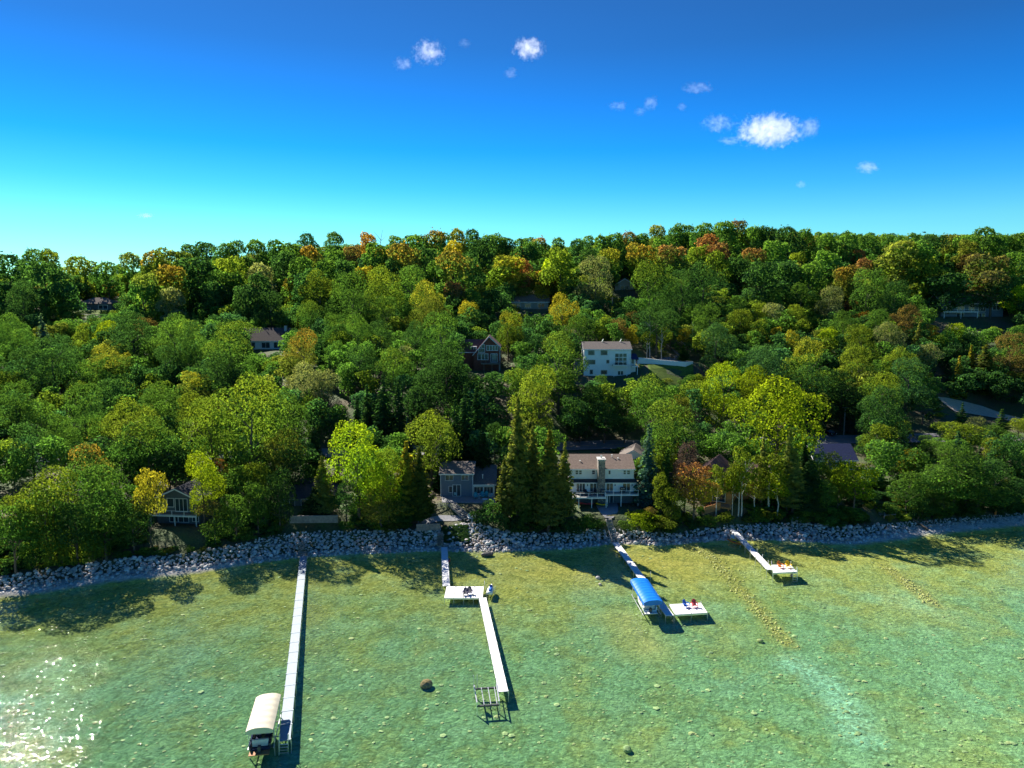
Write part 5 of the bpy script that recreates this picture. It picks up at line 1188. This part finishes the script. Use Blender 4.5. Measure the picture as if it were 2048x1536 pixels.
TREES = """
15 508 95 D dg;65 497 60 D g;85 520 80 D dg;122 545 65 D dg;100 498 55 D yg;135 488 70 D g/ol;170 494 34 P dg;192 499 34 P dg;211 507 30 P dg;240 511 34 D g;165 512 62 D yg;213 523 62 D g 618;262 505 52 D g/ol;
310 500 70 D yg/o;350 496 80 D yg/ol;283 545 75 D g/ol;337 530 75 D yg/o;395 512 95 D dg;470 512 80 D yg;520 525 68 D gy;512 545 72 D dg;455 540 70 D g;380 487 52 D dg;410 484 52 D dg;445 485 52 D g;475 480 52 D g;
512 478 56 D g;550 478 56 D g;580 486 50 D g;350 493 50 D dg;300 507 44 D dg;565 502 62 D dg;305 568 62 D g;345 575 62 D gy;430 562 62 D dg;490 572 56 D dg;540 582 64 D dg;45 560 80 D dg;
82 628 46 S bs;15 625 62 D g;38 655 62 D g;125 640 42 D g;165 645 46 D yg;206 640 52 D ly;262 622 88 D dg;290 632 46 D br;345 625 82 D g;385 640 52 D dg;460 648 98 D g/yg;390 663 66 D g;100 668 92 D dg;45 693 92 D dg;
118 715 56 D g;215 688 78 D ol/ye;305 683 46 D g;178 720 62 D g;140 690 54 D dg;330 690 72 D dg;430 700 82 D dg;8 742 62 D yg;28 760 82 D g;80 798 72 D g;165 765 92 D g;230 755 72 D dg;315 762 77 D g;383 740 66 D ol/ye;
500 745 160 D yg;420 790 112 D yg;572 782 92 D g;255 795 102 D yg;320 802 72 D g;385 782 82 D yg;60 845 84 D dg;120 830 80 D g;290 830 132 D g/yg;178 888 98 D g/o;100 930 132 D yg;175 930 132 D g;30 985 84 D yg;232 945 82 D g;
292 935 72 D ye 1088;398 903 84 D ly 1062;438 915 34 D ro;467 925 66 D yg/ol;428 1000 74 D g/br 1092;510 925 62 D yg;556 935 66 D dg 1068;512 960 60 D g 1072;565 855 92 D ol;627 838 46 S dg;20 1005 100 D g 1150;88 975 110 D g 1138;150 1005 100 D dg 1130;205 1015 100 D g 1122;262 1005 84 D dg 1110;
470 985 70 D g 1085;120 1075 60 B yg 1135;60 1085 60 B g 1142;180 1080 50 B yg 1128;
712 843 134 D ly 1052;773 896 82 D ly/yg 1056;760 975 96 D ol 1063;690 962 62 D dg 1048;642 914 52 C ce 1040;628 975 56 C dg 1046;861 820 108 D yg;812 883 60 C ye 1052;838 898 58 C ol 1050;815 835 36 S bs;803 950 56 C g 1056;840 955 48 C g 1050;
766 753 66 S dg;796 761 58 S dg;734 770 54 S dg;714 792 50 S dg;837 797 40 S dg;859 799 36 S dg;930 770 70 S dg;953 768 64 S dg;910 800 60 S dg;905 850 60 D dg;965 850 60 S dg;885 865 50 S dg;990 845 56 D dg;
616 536 78 D dg;640 538 77 D yg;588 552 52 D yg/o;703 540 92 D g;763 530 82 D yg;823 530 82 D g;851 560 84 D yg/ye;807 562 54 D g;902 562 52 D br/ro;938 600 46 D ye;772 592 62 D g;735 575 60 D dg;864 592 72 D ol;668 625 66 D g;714 625 66 D g;
880 622 84 D g;788 695 74 D g/yg;815 690 50 D gy;892 690 104 D dg;673 680 44 D g;720 690 74 D dg;613 722 78 D gy;654 738 62 D gy;850 735 94 D dg;605 655 82 D ol/o;568 652 42 P g;760 640 70 D dg;830 640 70 D dg;620 600 60 D g/yg;
616 466 42 D dg;643 466 42 D g;670 464 46 D g;717 460 46 D g;738 465 50 D o;760 459 34 X xx;796 470 56 D g;829 468 56 D g;864 460 62 D g/o;889 465 42 D g;914 456 46 D ol;944 457 46 D dg;980 466 46 D g;1015 473 50 D dg;1048 474 46 D g;1078 474 46 D g/ro;
577 485 62 D g;618 492 62 D ol/o;670 497 62 D g;703 490 42 D br;752 485 66 D g;774 497 56 D ol/o;812 486 82 D ol/o;845 493 62 D dg;908 480 46 D ye;605 512 82 D g;650 515 70 D g;690 518 60 D dg;728 531 44 D ye;914 501 86 D g/o;1010 510 102 D yg/ye;1045 518 52 D ro;
1086 540 62 D ol/o;960 474 62 D dg;998 471 50 D g;1050 490 46 D dg;1070 482 46 D g;940 520 60 D dg;870 520 56 D g;785 515 60 D dg;
1153 476 46 D dg;1175 471 36 D g;1216 466 62 D g;1262 463 46 D g/ro;1287 466 46 D g;1316 449 42 D ol;1353 452 50 D g;1372 446 46 D g;1407 444 56 D g;1448 441 52 D g;1476 441 50 D g/ro;1509 452 52 D g;1536 452 56 D dg;1115 474 42 D g;1123 495 72 D yg;1112 517 72 D ly;
1100 537 66 D o;1175 498 52 D dg;1190 511 82 D gy;1216 496 56 D g/ye;1246 490 52 D g;1290 486 72 D yg/o;1323 475 46 D g;1347 489 62 D g/ro;1413 467 52 D ro;1443 485 62 D br/ro;1511 495 56 D g/ro;1435 500 62 D yg;1397 490 52 D yg;1410 522 92 D dg;1478 515 52 D dg;1520 522 72 D dg;
1300 520 90 D g/yg;1364 538 72 D dg;1126 585 62 D ye;1101 606 88 D ol;1016 621 62 D yg/ye;1159 627 66 D g;1118 663 112 D g/yg;1213 632 42 D yg;1238 635 42 D br;1265 621 36 D br;1265 649 32 D ye;1342 616 52 D dg;1315 598 82 D dg;1295 662 32 K yg 718;1372 656 32 K ye 712;1328 700 20 B yg;
1302 630 24 X xx 722;1324 650 22 X xx 724;1386 642 22 X xx 700;1398 655 18 X xx 700;1225 570 60 D dg;1280 570 60 D dg;
1076 728 114 D yg;1033 735 64 D g/yg;1202 750 52 D g 800;1300 747 96 D g/yg;1355 790 62 D ol;1338 797 120 D g/yg;1448 724 90 D ly;1506 730 74 D ly;1560 752 172 D ly 975;1366 733 26 C g;1395 745 40 B yg;1420 604 72 D g;1435 645 70 D bg;1476 593 48 D g;1481 617 52 D yg;1520 690 78 D bg;1150 790 70 D dg;1210 800 80 D dg;1250 830 60 D dg;1160 830 60 D dg;
1516 455 50 D g;1580 453 62 D dg;1612 457 52 D g;1650 466 52 D g;1695 462 62 D g;1735 467 52 D g;1781 466 46 D g;1816 467 52 D g;1856 469 62 D dg;1896 468 52 D ol;1923 470 50 D g;1971 453 68 D g;2008 466 52 D g;2040 466 52 D g;
1556 480 62 D g;1612 477 34 D ro;1602 503 42 D yg;1714 497 42 D ro;1725 516 52 D br/ro;1687 530 64 D ol/o;1660 500 72 D g;1735 535 84 D g;1802 480 94 D ol;1845 480 84 D g;1802 514 54 D yg;1856 514 84 D yg;1941 480 62 D ol;1941 508 52 D br;1981 506 84 D g/br;2022 504 72 D g;2040 570 52 D ly;1790 560 74 D dg;1875 560 84 D dg;1980 550 84 D br;1620 520 70 D g;1570 520 70 D dg;
1660 571 56 D gy;1645 600 42 D yg;1700 600 32 D ro;1690 620 56 D g;1727 622 38 D o;1754 616 62 D g;1816 608 62 D br;1553 576 46 D g;1605 565 62 D g;1515 588 34 D g;1594 608 46 D yg;1516 605 44 D yg;1548 605 52 D gy;1615 610 28 D br;
1519 637 52 D yg;1550 653 34 D ye;1586 659 48 D ye;1618 675 98 D yg/ye;1604 637 42 D yg;1660 653 52 D ly;1725 650 68 D yg;1778 642 58 D gy;1840 645 30 C ce;1867 648 36 D ye;1912 645 42 D ly;1933 643 42 D ly;1995 624 62 D g;2035 648 52 D g;2025 664 74 D br;1858 685 52 D gy;1802 693 72 D yg;1720 688 72 D yg;1920 712 38 S ye;1973 690 72 S ol;1944 690 34 S ye;1767 740 84 D yg;1820 715 84 D bg;1532 690 90 D bg;1615 730 84 D dg;1687 740 84 D dg;1915 745 62 D dg;2025 740 62 D yg;2043 790 44 D ly;
1700 772 92 D dg;1780 772 92 D dg;1850 776 72 D dg;1650 790 66 D dg;1740 790 60 D dg;
1733 804 48 D g;1764 813 32 D ol;1784 826 42 D g;1804 840 44 D yg;1760 844 64 D yg;1697 833 48 S bs;1669 895 34 D yg;1713 920 98 D ly 1035;1735 890 62 D g;1910 842 96 D yg 915;1821 897 48 D ye;1872 880 74 D g 935;1928 806 38 P g 872;1954 831 48 D gy 884;2005 818 46 P g 888;1988 848 54 D g 902;1988 875 46 D yg;2030 864 64 D g 930;1845 868 40 D g 912;1890 862 44 D dg 880;2040 835 50 D yg 880;1917 890 112 D g;1895 925 122 D g 1030;1940 910 104 D dg 1026;1995 920 84 D dg 1022;1817 945 72 D g 1030;1860 975 92 D g 1034;1960 965 104 D g 1028;2020 950 90 D dg 1020;
1374 882 60 D pu 1036;1390 922 96 D ye/pk 1050;1437 930 44 K yg 1042;1323 940 38 D yg 1040;1345 975 58 D yg 1052;1357 875 28 C ce;1335 850 54 D g;1579 858 46 C ce 1030;1530 865 28 C ce 1020;1490 895 54 K yg 1036;1592 897 62 C ce 1032;1482 932 56 K ly 1036;1540 905 76 K yg 1030;1612 885 44 C dg;1622 920 74 C dg 1030;1470 922 34 K yg 1034;1605 970 56 K g 1032;1560 940 60 K ly 1038;1510 950 56 K yg 1030;1680 935 44 D yg 1030;1650 960 56 D g 1036;
1298 850 64 S bs 1010;1335 900 44 C g;1036 798 66 C ce 1054;1066 842 50 C ce 1050;1100 862 76 C ce/ye 1062;1130 884 46 C ce 1056;1008 920 44 C ce 1052;1098 915 62 C ce 1066;1098 905 50 X xx 1062;1052 930 40 C g 1060;
986 1003 62 B dg 1055;960 1015 40 B dg 1050;1170 1032 66 B g 1062;1130 1035 60 B dg 1066;1195 1050 40 B g 1064;1018 1030 56 B dg 1064;1282 1030 74 B ly 1066;1255 1050 40 B g 1064;1325 1030 60 B yg 1062;1300 1015 30 B br 1040;1450 1020 40 B yg 1050;1420 1030 40 B g 1056;1540 1030 44 B yg 1048;1660 1010 66 B g 1046;1700 1015 60 B g 1046;1620 1020 60 B g 1046;1780 1010 44 B g 1034;690 1040 30 B g 1064;790 1045 36 B ol 1066;
1850 990 60 B dg 1040;1930 1000 60 B dg 1034;2000 995 60 B dg 1030;1895 545 84 D dg 633;1990 540 92 D dg/br 636;1030 545 64 D ol 614;1088 560 52 D ye 616;1672 905 50 D yg 1000;1640 900 44 D g 1000;470 640 90 D g/yg 712;1240 775 60 D g;1180 765 60 D dg;335 885 92 D dg 988;480 932 82 D g 1030;588 900 74 D dg 1002;545 900 70 D g 990;1390 760 60 D yg;1240 905 36 B dg 912;
"""
KEEP = [(870,912,1000,1062,158), (1138,885,1280,1090,162), (1138,878,1280,908,186), (305,965,405,1090,145), (572,940,690,1062,150), (1410,900,1485,1050,160), (1640,880,1722,928,178), (1645,860,1685,892,200), (940,668,1004,734,236), (1160,680,1280,752,232), (1270,700,1392,742,232),
        (1040,592,1092,622,310), (155,590,222,620,332), (503,650,560,694,270), (1876,588,2014,650,306), (1895,808,2035,848,232), (1820,858,1860,872,205), (826,1005,900,1062,150), (1238,560,1268,588,325), (645,905,668,925,180), (930,1030,965,1060,150), (1740,995,1770,1040,150), (575,1028,682,1060,150), (1280,690,1370,728,240)]
PLACED = []
Ycand = np.arange(118, 640, 1.5)
for ent in TREES.replace('\n', '').split(';'):
    q = ent.split()
    if len(q) < 5: continue
    u, vt, wpx, k = float(q[0]), float(q[1]), float(q[2]), q[3]; tt = q[4].split('/'); ratio = KIND[k][2] * random.uniform(.92, 1.12)
    a, b, dz = ray(u, vt); xs_, zt = a / b * Ycand, CAM_H + dz / b * Ycand
    g = terrain(xs_, Ycand); s = Ycand - ysh(xs_); dep = Ycand * cP - (zt - CAM_H) * sP
    Wd = wpx * dep / F; H = np.clip(Wd * ratio, 1.5, 27)
    if len(q) > 5:
        p = ground_hit(u, float(q[5]), 105, 400); Y = p.y; i = int(np.argmin(abs(Ycand - Y))); h = zt[i] - tz(xs_[i], Y)
    else:
        ok = (s > s_top(xs_) + 2) & (g + H >= zt)
        i = int(np.argmax(ok)) if ok.any() else len(Ycand) - 1
        hw = .3 * wpx
        vb_ = proj(xs_[i], Ycand[i], g[i])[1]
        for (u0, v0, u1, v1, ym) in KEEP:
            if Ycand[i] < ym and u + hw > u0 and u - hw < u1 and vt + .85 * (vb_ - vt) > v0 and vt + .1 * (vb_ - vt) < v1:
                i = max(i, int(np.argmax(Ycand > ym + 3)))
        Y = Ycand[i]; h = min(zt[i] - g[i], 30)
        if h < .45 * H[i]: h = .45 * H[i]
    x = xs_[i]; z = tz(x, Y); wm = wpx * dep[i] / F
    PLACED.append((k, x, Y, z, max(h, 1.0), wm, tt, u, vt))
LM = [('the red gabled house', 972, 715), ('the upper white house', 1215, 718), ('the grey lakeside house', 935, 960), ('the white lakeside house', 1210, 965), ('the hip-roofed bungalow', 190, 612), ('the long brown-roofed house', 530, 680),
      ('the shaded hillside house', 1940, 615), ('the dark balcony cottage', 355, 1015), ('the slate-roofed cottage', 620, 965), ('the orange log house', 1450, 955), ('the navy-roofed house', 1680, 905), ('the gravel drive', 1965, 828),
      ('the tan ridge roof', 1252, 573), ('the brown mid-hill house', 1060, 605), ('the white retaining wall', 1340, 732), ('the long-dock stairs', 603, 1095), ('the far bank stairs', 1755, 1020), ('the parked car', 1660, 868)]
def base_label(k, tt, u, vt, wm, h):
    kind = KIND[k][1]; col = TINT[tt[0]][1] + (f' {kind} tipped with {TINT[tt[1]][1].split("-")[0]}' if len(tt) > 1 else f' {kind}')
    v = vt + 30
    if vt < 478: return f'{col} on the skyline above {min(LM, key=lambda l: abs(l[1]-u) + .1*abs(l[2]-v))[0]}'
    n, lu, lv = min(LM, key=lambda l: math.hypot(l[1]-u, 1.2*(l[2]-v))); dx, dy = u - lu, v - lv
    rel = ('above' if dy < 0 else 'below') if abs(dy) > .8 * abs(dx) else ('left of' if dx < 0 else 'right of')
    if abs(dx) > 70 and abs(dy) > 50: rel = ('above and ' if dy < 0 else 'below and ') + ('left of' if dx < 0 else 'right of')
    return f'{col} {rel} {n}'
labs = [base_label(k, tt, u, vt, wm, h) for (k, x, Y, z, h, wm, tt, u, vt) in PLACED]
ORD = ['first', 'second', 'third', 'fourth', 'fifth', 'sixth', 'seventh', 'eighth', 'ninth', 'tenth']
NUM = ['', 'one', 'two', 'three', 'four', 'five', 'six', 'seven', 'eight', 'nine', 'ten']
final = list(labs)
for lb in set(labs):
    idx = sorted([i for i, x in enumerate(labs) if x == lb], key=lambda i: PLACED[i][7])
    if len(idx) == 2:
        final[idx[0]] = lb + ', left of two'; final[idx[1]] = lb + ', right of two'
    elif len(idx) > 2:
        for j, i in enumerate(idx): final[i] = lb + f', {ORD[min(j, 9)]} from left'
cnt = {}
for (k, x, Y, z, h, wm, tt, u, vt), lb in zip(PLACED, final):
    nm = KIND[k][0]; c = cnt.get(k, 0); cnt[k] = c + 1
    r = thing(nm, (x, Y, z - .15), lb, 'shrub' if k == 'B' else 'tree', random.uniform(0, 6.28), {'B': 'shrubs along the bank', 'D': 'broadleaf trees on the wooded hill', 'S': 'spruces among the trees', 'C': 'cedars near the shore', 'K': 'birches near the shore', 'P': 'pines on the hill', 'X': 'bare dead trees by the driveway'}[k])
    sx = wm / (2 * WRAD[k])
    if k == 'B': sx, h = wm / (2 * .6), max(h, .5 * wm)
    r.scale = (sx, sx * random.uniform(.9, 1.05), h)
    t1 = TINT[tt[0]][0]; t2 = TINT[tt[1]][0] if len(tt) > 1 else tuple(t1[i] * f for i, f in enumerate((1.25, 1.12, .95)))  # trees without a tip tint get lighter, warmer leaves towards the top
    j = random.uniform(.82, 1.2) * (1.3 if Y > 290 else 1); w = random.uniform(.9, 1.12)  # far leaf tints brightened to paint stronger sun on the upper hillside
    if k in CR:
        kk = k if k != 'D' else ('F' if Y > 290 else 'L' if h > 15 else 'D'); me = CR[kk][c % len(CR[kk])]; o = link('crown', me, r); o['tint'] = (t1[0]*j*w, t1[1]*j, t1[2]*j); o['tip'] = tuple(v * j for v in t2)
    link('trunk', TR[k][c % len(TR[k])], r)

# ------------------------------------------------------------------ the rest of the woods and the undergrowth, uncountable behind and between the single trees
TXY = np.array([(p[1], p[2]) for p in PLACED])
def allowed(x, y, z, h, w):
    u, v, d = proj(x, y, z + h); ub, vb, db = proj(x, y, z); hw = w / 2 * F / d
    for (u0, v0, u1, v1, ym) in KEEP:
        if y < ym and u + hw > u0 and u - hw < u1 and vb > v0 and v < v1: return False
    if abs(y - float(y_road(x))) < 6: return False
    for (px, py, hx, hy, pz) in PADS:
        if abs(x - px) < hx + 1 and abs(y - py) < hy + 1 + (4 if py > 200 else 1): return False
    return True
def gn_stuff(name, pts, protos, m, label):
    """pts: x y z sx sz rot tint tip proto index -> one object that instances the protos"""
    colp = bpy.data.collections.new(name + '_kinds')
    for k, me in enumerate(protos):
        o = bpy.data.objects.new(f'{name}_kind_{k:02d}', me); colp.objects.link(o)
    me = bpy.data.meshes.new(name); me.from_pydata([p[:3] for p in pts], [], [])
    def fv(n, vals, ty='FLOAT_VECTOR'):
        a = me.attributes.new(n, ty, 'POINT'); a.data.foreach_set('vector' if ty == 'FLOAT_VECTOR' else 'value', np.array(vals).ravel())
    fv('siz', [(p[3], p[3], p[4]) for p in pts]); fv('rot', [(0, 0, p[5]) for p in pts]); fv('tint', [p[6] for p in pts]); fv('tip', [p[7] for p in pts]); fv('pick', np.array([p[8] for p in pts], np.int32), 'INT')
    o = link(name, me); g = bpy.data.node_groups.new(name, 'GeometryNodeTree')
    g.interface.new_socket('Geometry', in_out='INPUT', socket_type='NodeSocketGeometry'); g.interface.new_socket('Geometry', in_out='OUTPUT', socket_type='NodeSocketGeometry')
    gi, go = g.nodes.new('NodeGroupInput'), g.nodes.new('NodeGroupOutput'); ci = g.nodes.new('GeometryNodeCollectionInfo'); ci.inputs[0].default_value = colp; ci.inputs[1].default_value = True; ci.inputs[2].default_value = True
    ip = g.nodes.new('GeometryNodeInstanceOnPoints'); ip.inputs['Pick Instance'].default_value = True
    def na(n, ty): x = g.nodes.new('GeometryNodeInputNamedAttribute'); x.data_type = ty; x.inputs[0].default_value = n; return x.outputs[0]
    g.links.new(gi.outputs[0], ip.inputs['Points']); g.links.new(ci.outputs[0], ip.inputs['Instance']); g.links.new(na('pick', 'INT'), ip.inputs['Instance Index'])
    g.links.new(na('siz', 'FLOAT_VECTOR'), ip.inputs['Scale']); g.links.new(na('rot', 'FLOAT_VECTOR'), ip.inputs['Rotation']); g.links.new(ip.outputs[0], go.inputs[0])
    md = o.modifiers.new(name, 'NODES'); md.node_group = g; o['kind'] = 'stuff'; tag(o, label); return o
WD = [crown(800+k, LEAF_WOODS, 40, 70, .042, .33, .05, name='woods_crown') for k in range(5)] + [conifer(850, LEAF_WOODS, 22, .2, .03, .034, 14, .4)]
UG = [crown(880+k, LEAF_WOODS, 20, 70, .09, .5, 0.0, name='undergrowth_clump') for k in range(3)]
pts = []
cand = []
for Y in np.arange(150, 600, 6.5):
    wx = Y * 1.05
    for x in np.arange(-wx, wx, 6.5): cand.append((x + random.uniform(-2.8, 2.8), Y + random.uniform(-2.8, 2.8)))
cand = np.array(cand); cz = terrain(cand[:, 0], cand[:, 1])
for (x, y), z in zip(cand, cz):
    if y < float(ysh(x)) + 14: continue
    d = np.hypot(TXY[:, 0] - x, TXY[:, 1] - y).min()
    if d < 2.6: continue
    far = y > 330
    h = random.uniform(8, 13) if y < 330 else random.uniform(9, 14)
    if y > 385: h = random.uniform(7, 10) if y < 425 else random.uniform(10, 13)
    w = h * random.uniform(.55, .8)
    if not allowed(x, y, z, h, w):
        h = 5.0; w = 5.0
        if not allowed(x, y, z, h, w): h = 2.2; w = 3.4
        if not allowed(x, y, z, h, w):
            h = .9; w = 2.2
            if not allowed(x, y, z, h, w): continue
    c = random.choices(('dg', 'g', 'bg', 'yg', 'ol', 'o', 'br'), (40, 36, 8, 11, 5, 0, 0) if y < 300 else (30, 40, 5, 15, 8, 1, 1))[0]; t = TINT[c][0]; j = random.uniform(1.0, 1.45)
    pts.append((x, y, z - .3, w / .68, h, random.uniform(0, 6.28), tuple(v*j for v in t), tuple(v*j*1.2 for v in t), random.choices(range(6), (4, 4, 4, 4, 4, 2))[0]))
gn_stuff('woods', pts, WD, LEAF_WOODS, 'mass of trees filling the wooded hill behind the single trees')
pts = []
for k in range(3000):
    x = random.uniform(-150, 180); s = float(s_top(x)) + abs(random.gauss(0, 1)) * 9 + .6; y = float(ysh(x)) + s; h = random.uniform(.5, 1.8); w = h * random.uniform(1.1, 2)
    z = tz(x, y)
    if not allowed(x, y, z, h, w): continue
    c = random.choices(('dg', 'g', 'yg', 'ol', 'br'), (40, 34, 14, 6, 3))[0]; t = TINT[c][0]; j = random.uniform(.95, 1.4)
    pts.append((x, y, z - .1, w, h, random.uniform(0, 6.28), tuple(v*j for v in t), tuple(v*j for v in t), random.randrange(3)))
# low juniper carpet at the top of the boulder mound
for k in range(150):
    p = at_z(random.uniform(884, 936), random.uniform(1046, 1060), 3.6); s = p.y - float(ysh(p.x)); t = (.05, .12, .05)
    pts.append((p.x, p.y, max(tz(p.x, p.y), SLOPE * s) - .05, random.uniform(.7, 1.2), .45, random.uniform(0, 6.28), t, (.08, .15, .06), random.randrange(3)))
gn_stuff('undergrowth', pts, UG, LEAF_WOODS, 'low green undergrowth along the top of the boulder bank')

# ------------------------------------------------------------------ clouds
def cloud(u, v, wpx, hpx, dens, label, seed, thr=.5, D=4200):
    c = at_y(u, v, D); sc_ = D / F; w, hh = wpx * sc_ / 2, hpx * sc_ / 2
    m, t = nt_of('cloud_vapour'); N = NT(t); tcn = N.n('ShaderNodeTexCoord')
    ln = N.n('ShaderNodeVectorMath', operation='LENGTH'); N.l(tcn.outputs['Object'], ln.inputs[0])
    mp = N.n('ShaderNodeMapping'); mp.inputs['Location'].default_value = (seed * 3.7, seed * 1.3, seed); mp.inputs['Scale'].default_value = (max(1, wpx / 50), 1.5, max(1, hpx / 50)); N.l(tcn.outputs['Object'], mp.inputs['Vector'])
    nz = N.n('ShaderNodeTexNoise', Scale=2.3, Detail=9.0, Roughness=.68); N.l(mp.outputs[0], nz.inputs['Vector'])
    k = N.math('SUBTRACT', N.math('SUBTRACT', nz.outputs[0], thr - .075), N.math('MULTIPLY', N.math('POWER', ln.outputs['Value'], 2.0), .34))
    d = N.math('MULTIPLY', N.math('MULTIPLY', k, 4.0, True), dens * .27)
    pv = N.n('ShaderNodeVolumePrincipled'); pv.inputs['Color'].default_value = (1, 1, 1, 1); pv.inputs['Anisotropy'].default_value = .35; N.l(d, pv.inputs['Density'])
    o = N.n('ShaderNodeOutputMaterial'); N.l(pv.outputs[0], o.inputs['Volume'])
    bm = bmesh.new(); bmesh.ops.create_icosphere(bm, subdivisions=3, radius=1); me = bpy.data.meshes.new('cloud'); bm.to_mesh(me); bm.free(); me.materials.append(m)
    ob = link('cloud', me, None, c); ob.scale = (w, w * .6, hh); tag(ob, label, 'cloud', 'small white clouds', None); return ob
for args in ((1540, 262, 172, 84, .042, 'largest bright white cloud, right of centre in the sky', 1, .42), (1436, 246, 110, 60, .02, 'ragged wisp just left of the largest cloud', 2, .5), (1620, 256, 60, 55, .03, 'small puff touching the right side of the largest cloud', 3, .45), (1460, 282, 70, 26, .018, 'thin flat wisp under the left end of the largest cloud', 4, .47),
             (1058, 97, 84, 58, .05, 'compact white puff high near the middle of the sky', 5, .44), (858, 104, 96, 72, .03, 'ragged white cloud high left of centre', 6, .48), (806, 128, 60, 42, .018, 'small slanting wisp left of the ragged high cloud', 7, .48), (1022, 146, 40, 32, .014, 'faint small puff below the compact high puff', 8, .46),
             (1236, 212, 56, 28, .014, 'faint wisp at the left end of the thin cloud row', 9, .47), (1302, 206, 52, 44, .016, 'brighter wisp in the middle of the thin cloud row', 10, .47), (1280, 224, 44, 26, .012, 'low faint wisp of the thin cloud row', 11, .47), (1364, 214, 28, 24, .016, 'tiny puff between the thin cloud row and the largest cloud', 12, .44), (1395, 176, 100, 34, .012, 'long faint wisp above the largest cloud', 13, .48),
             (1736, 335, 62, 34, .032, 'small flat cloud low on the right', 14, .43), (1602, 369, 30, 22, .026, 'tiny puff low below the largest cloud', 15, .43), (292, 431, 44, 16, .02, 'tiny cloud just above the left horizon', 16, .43), (930, 86, 40, 26, .01, 'very faint wisp right of the ragged high cloud', 17, .48)):
    cloud(*args)
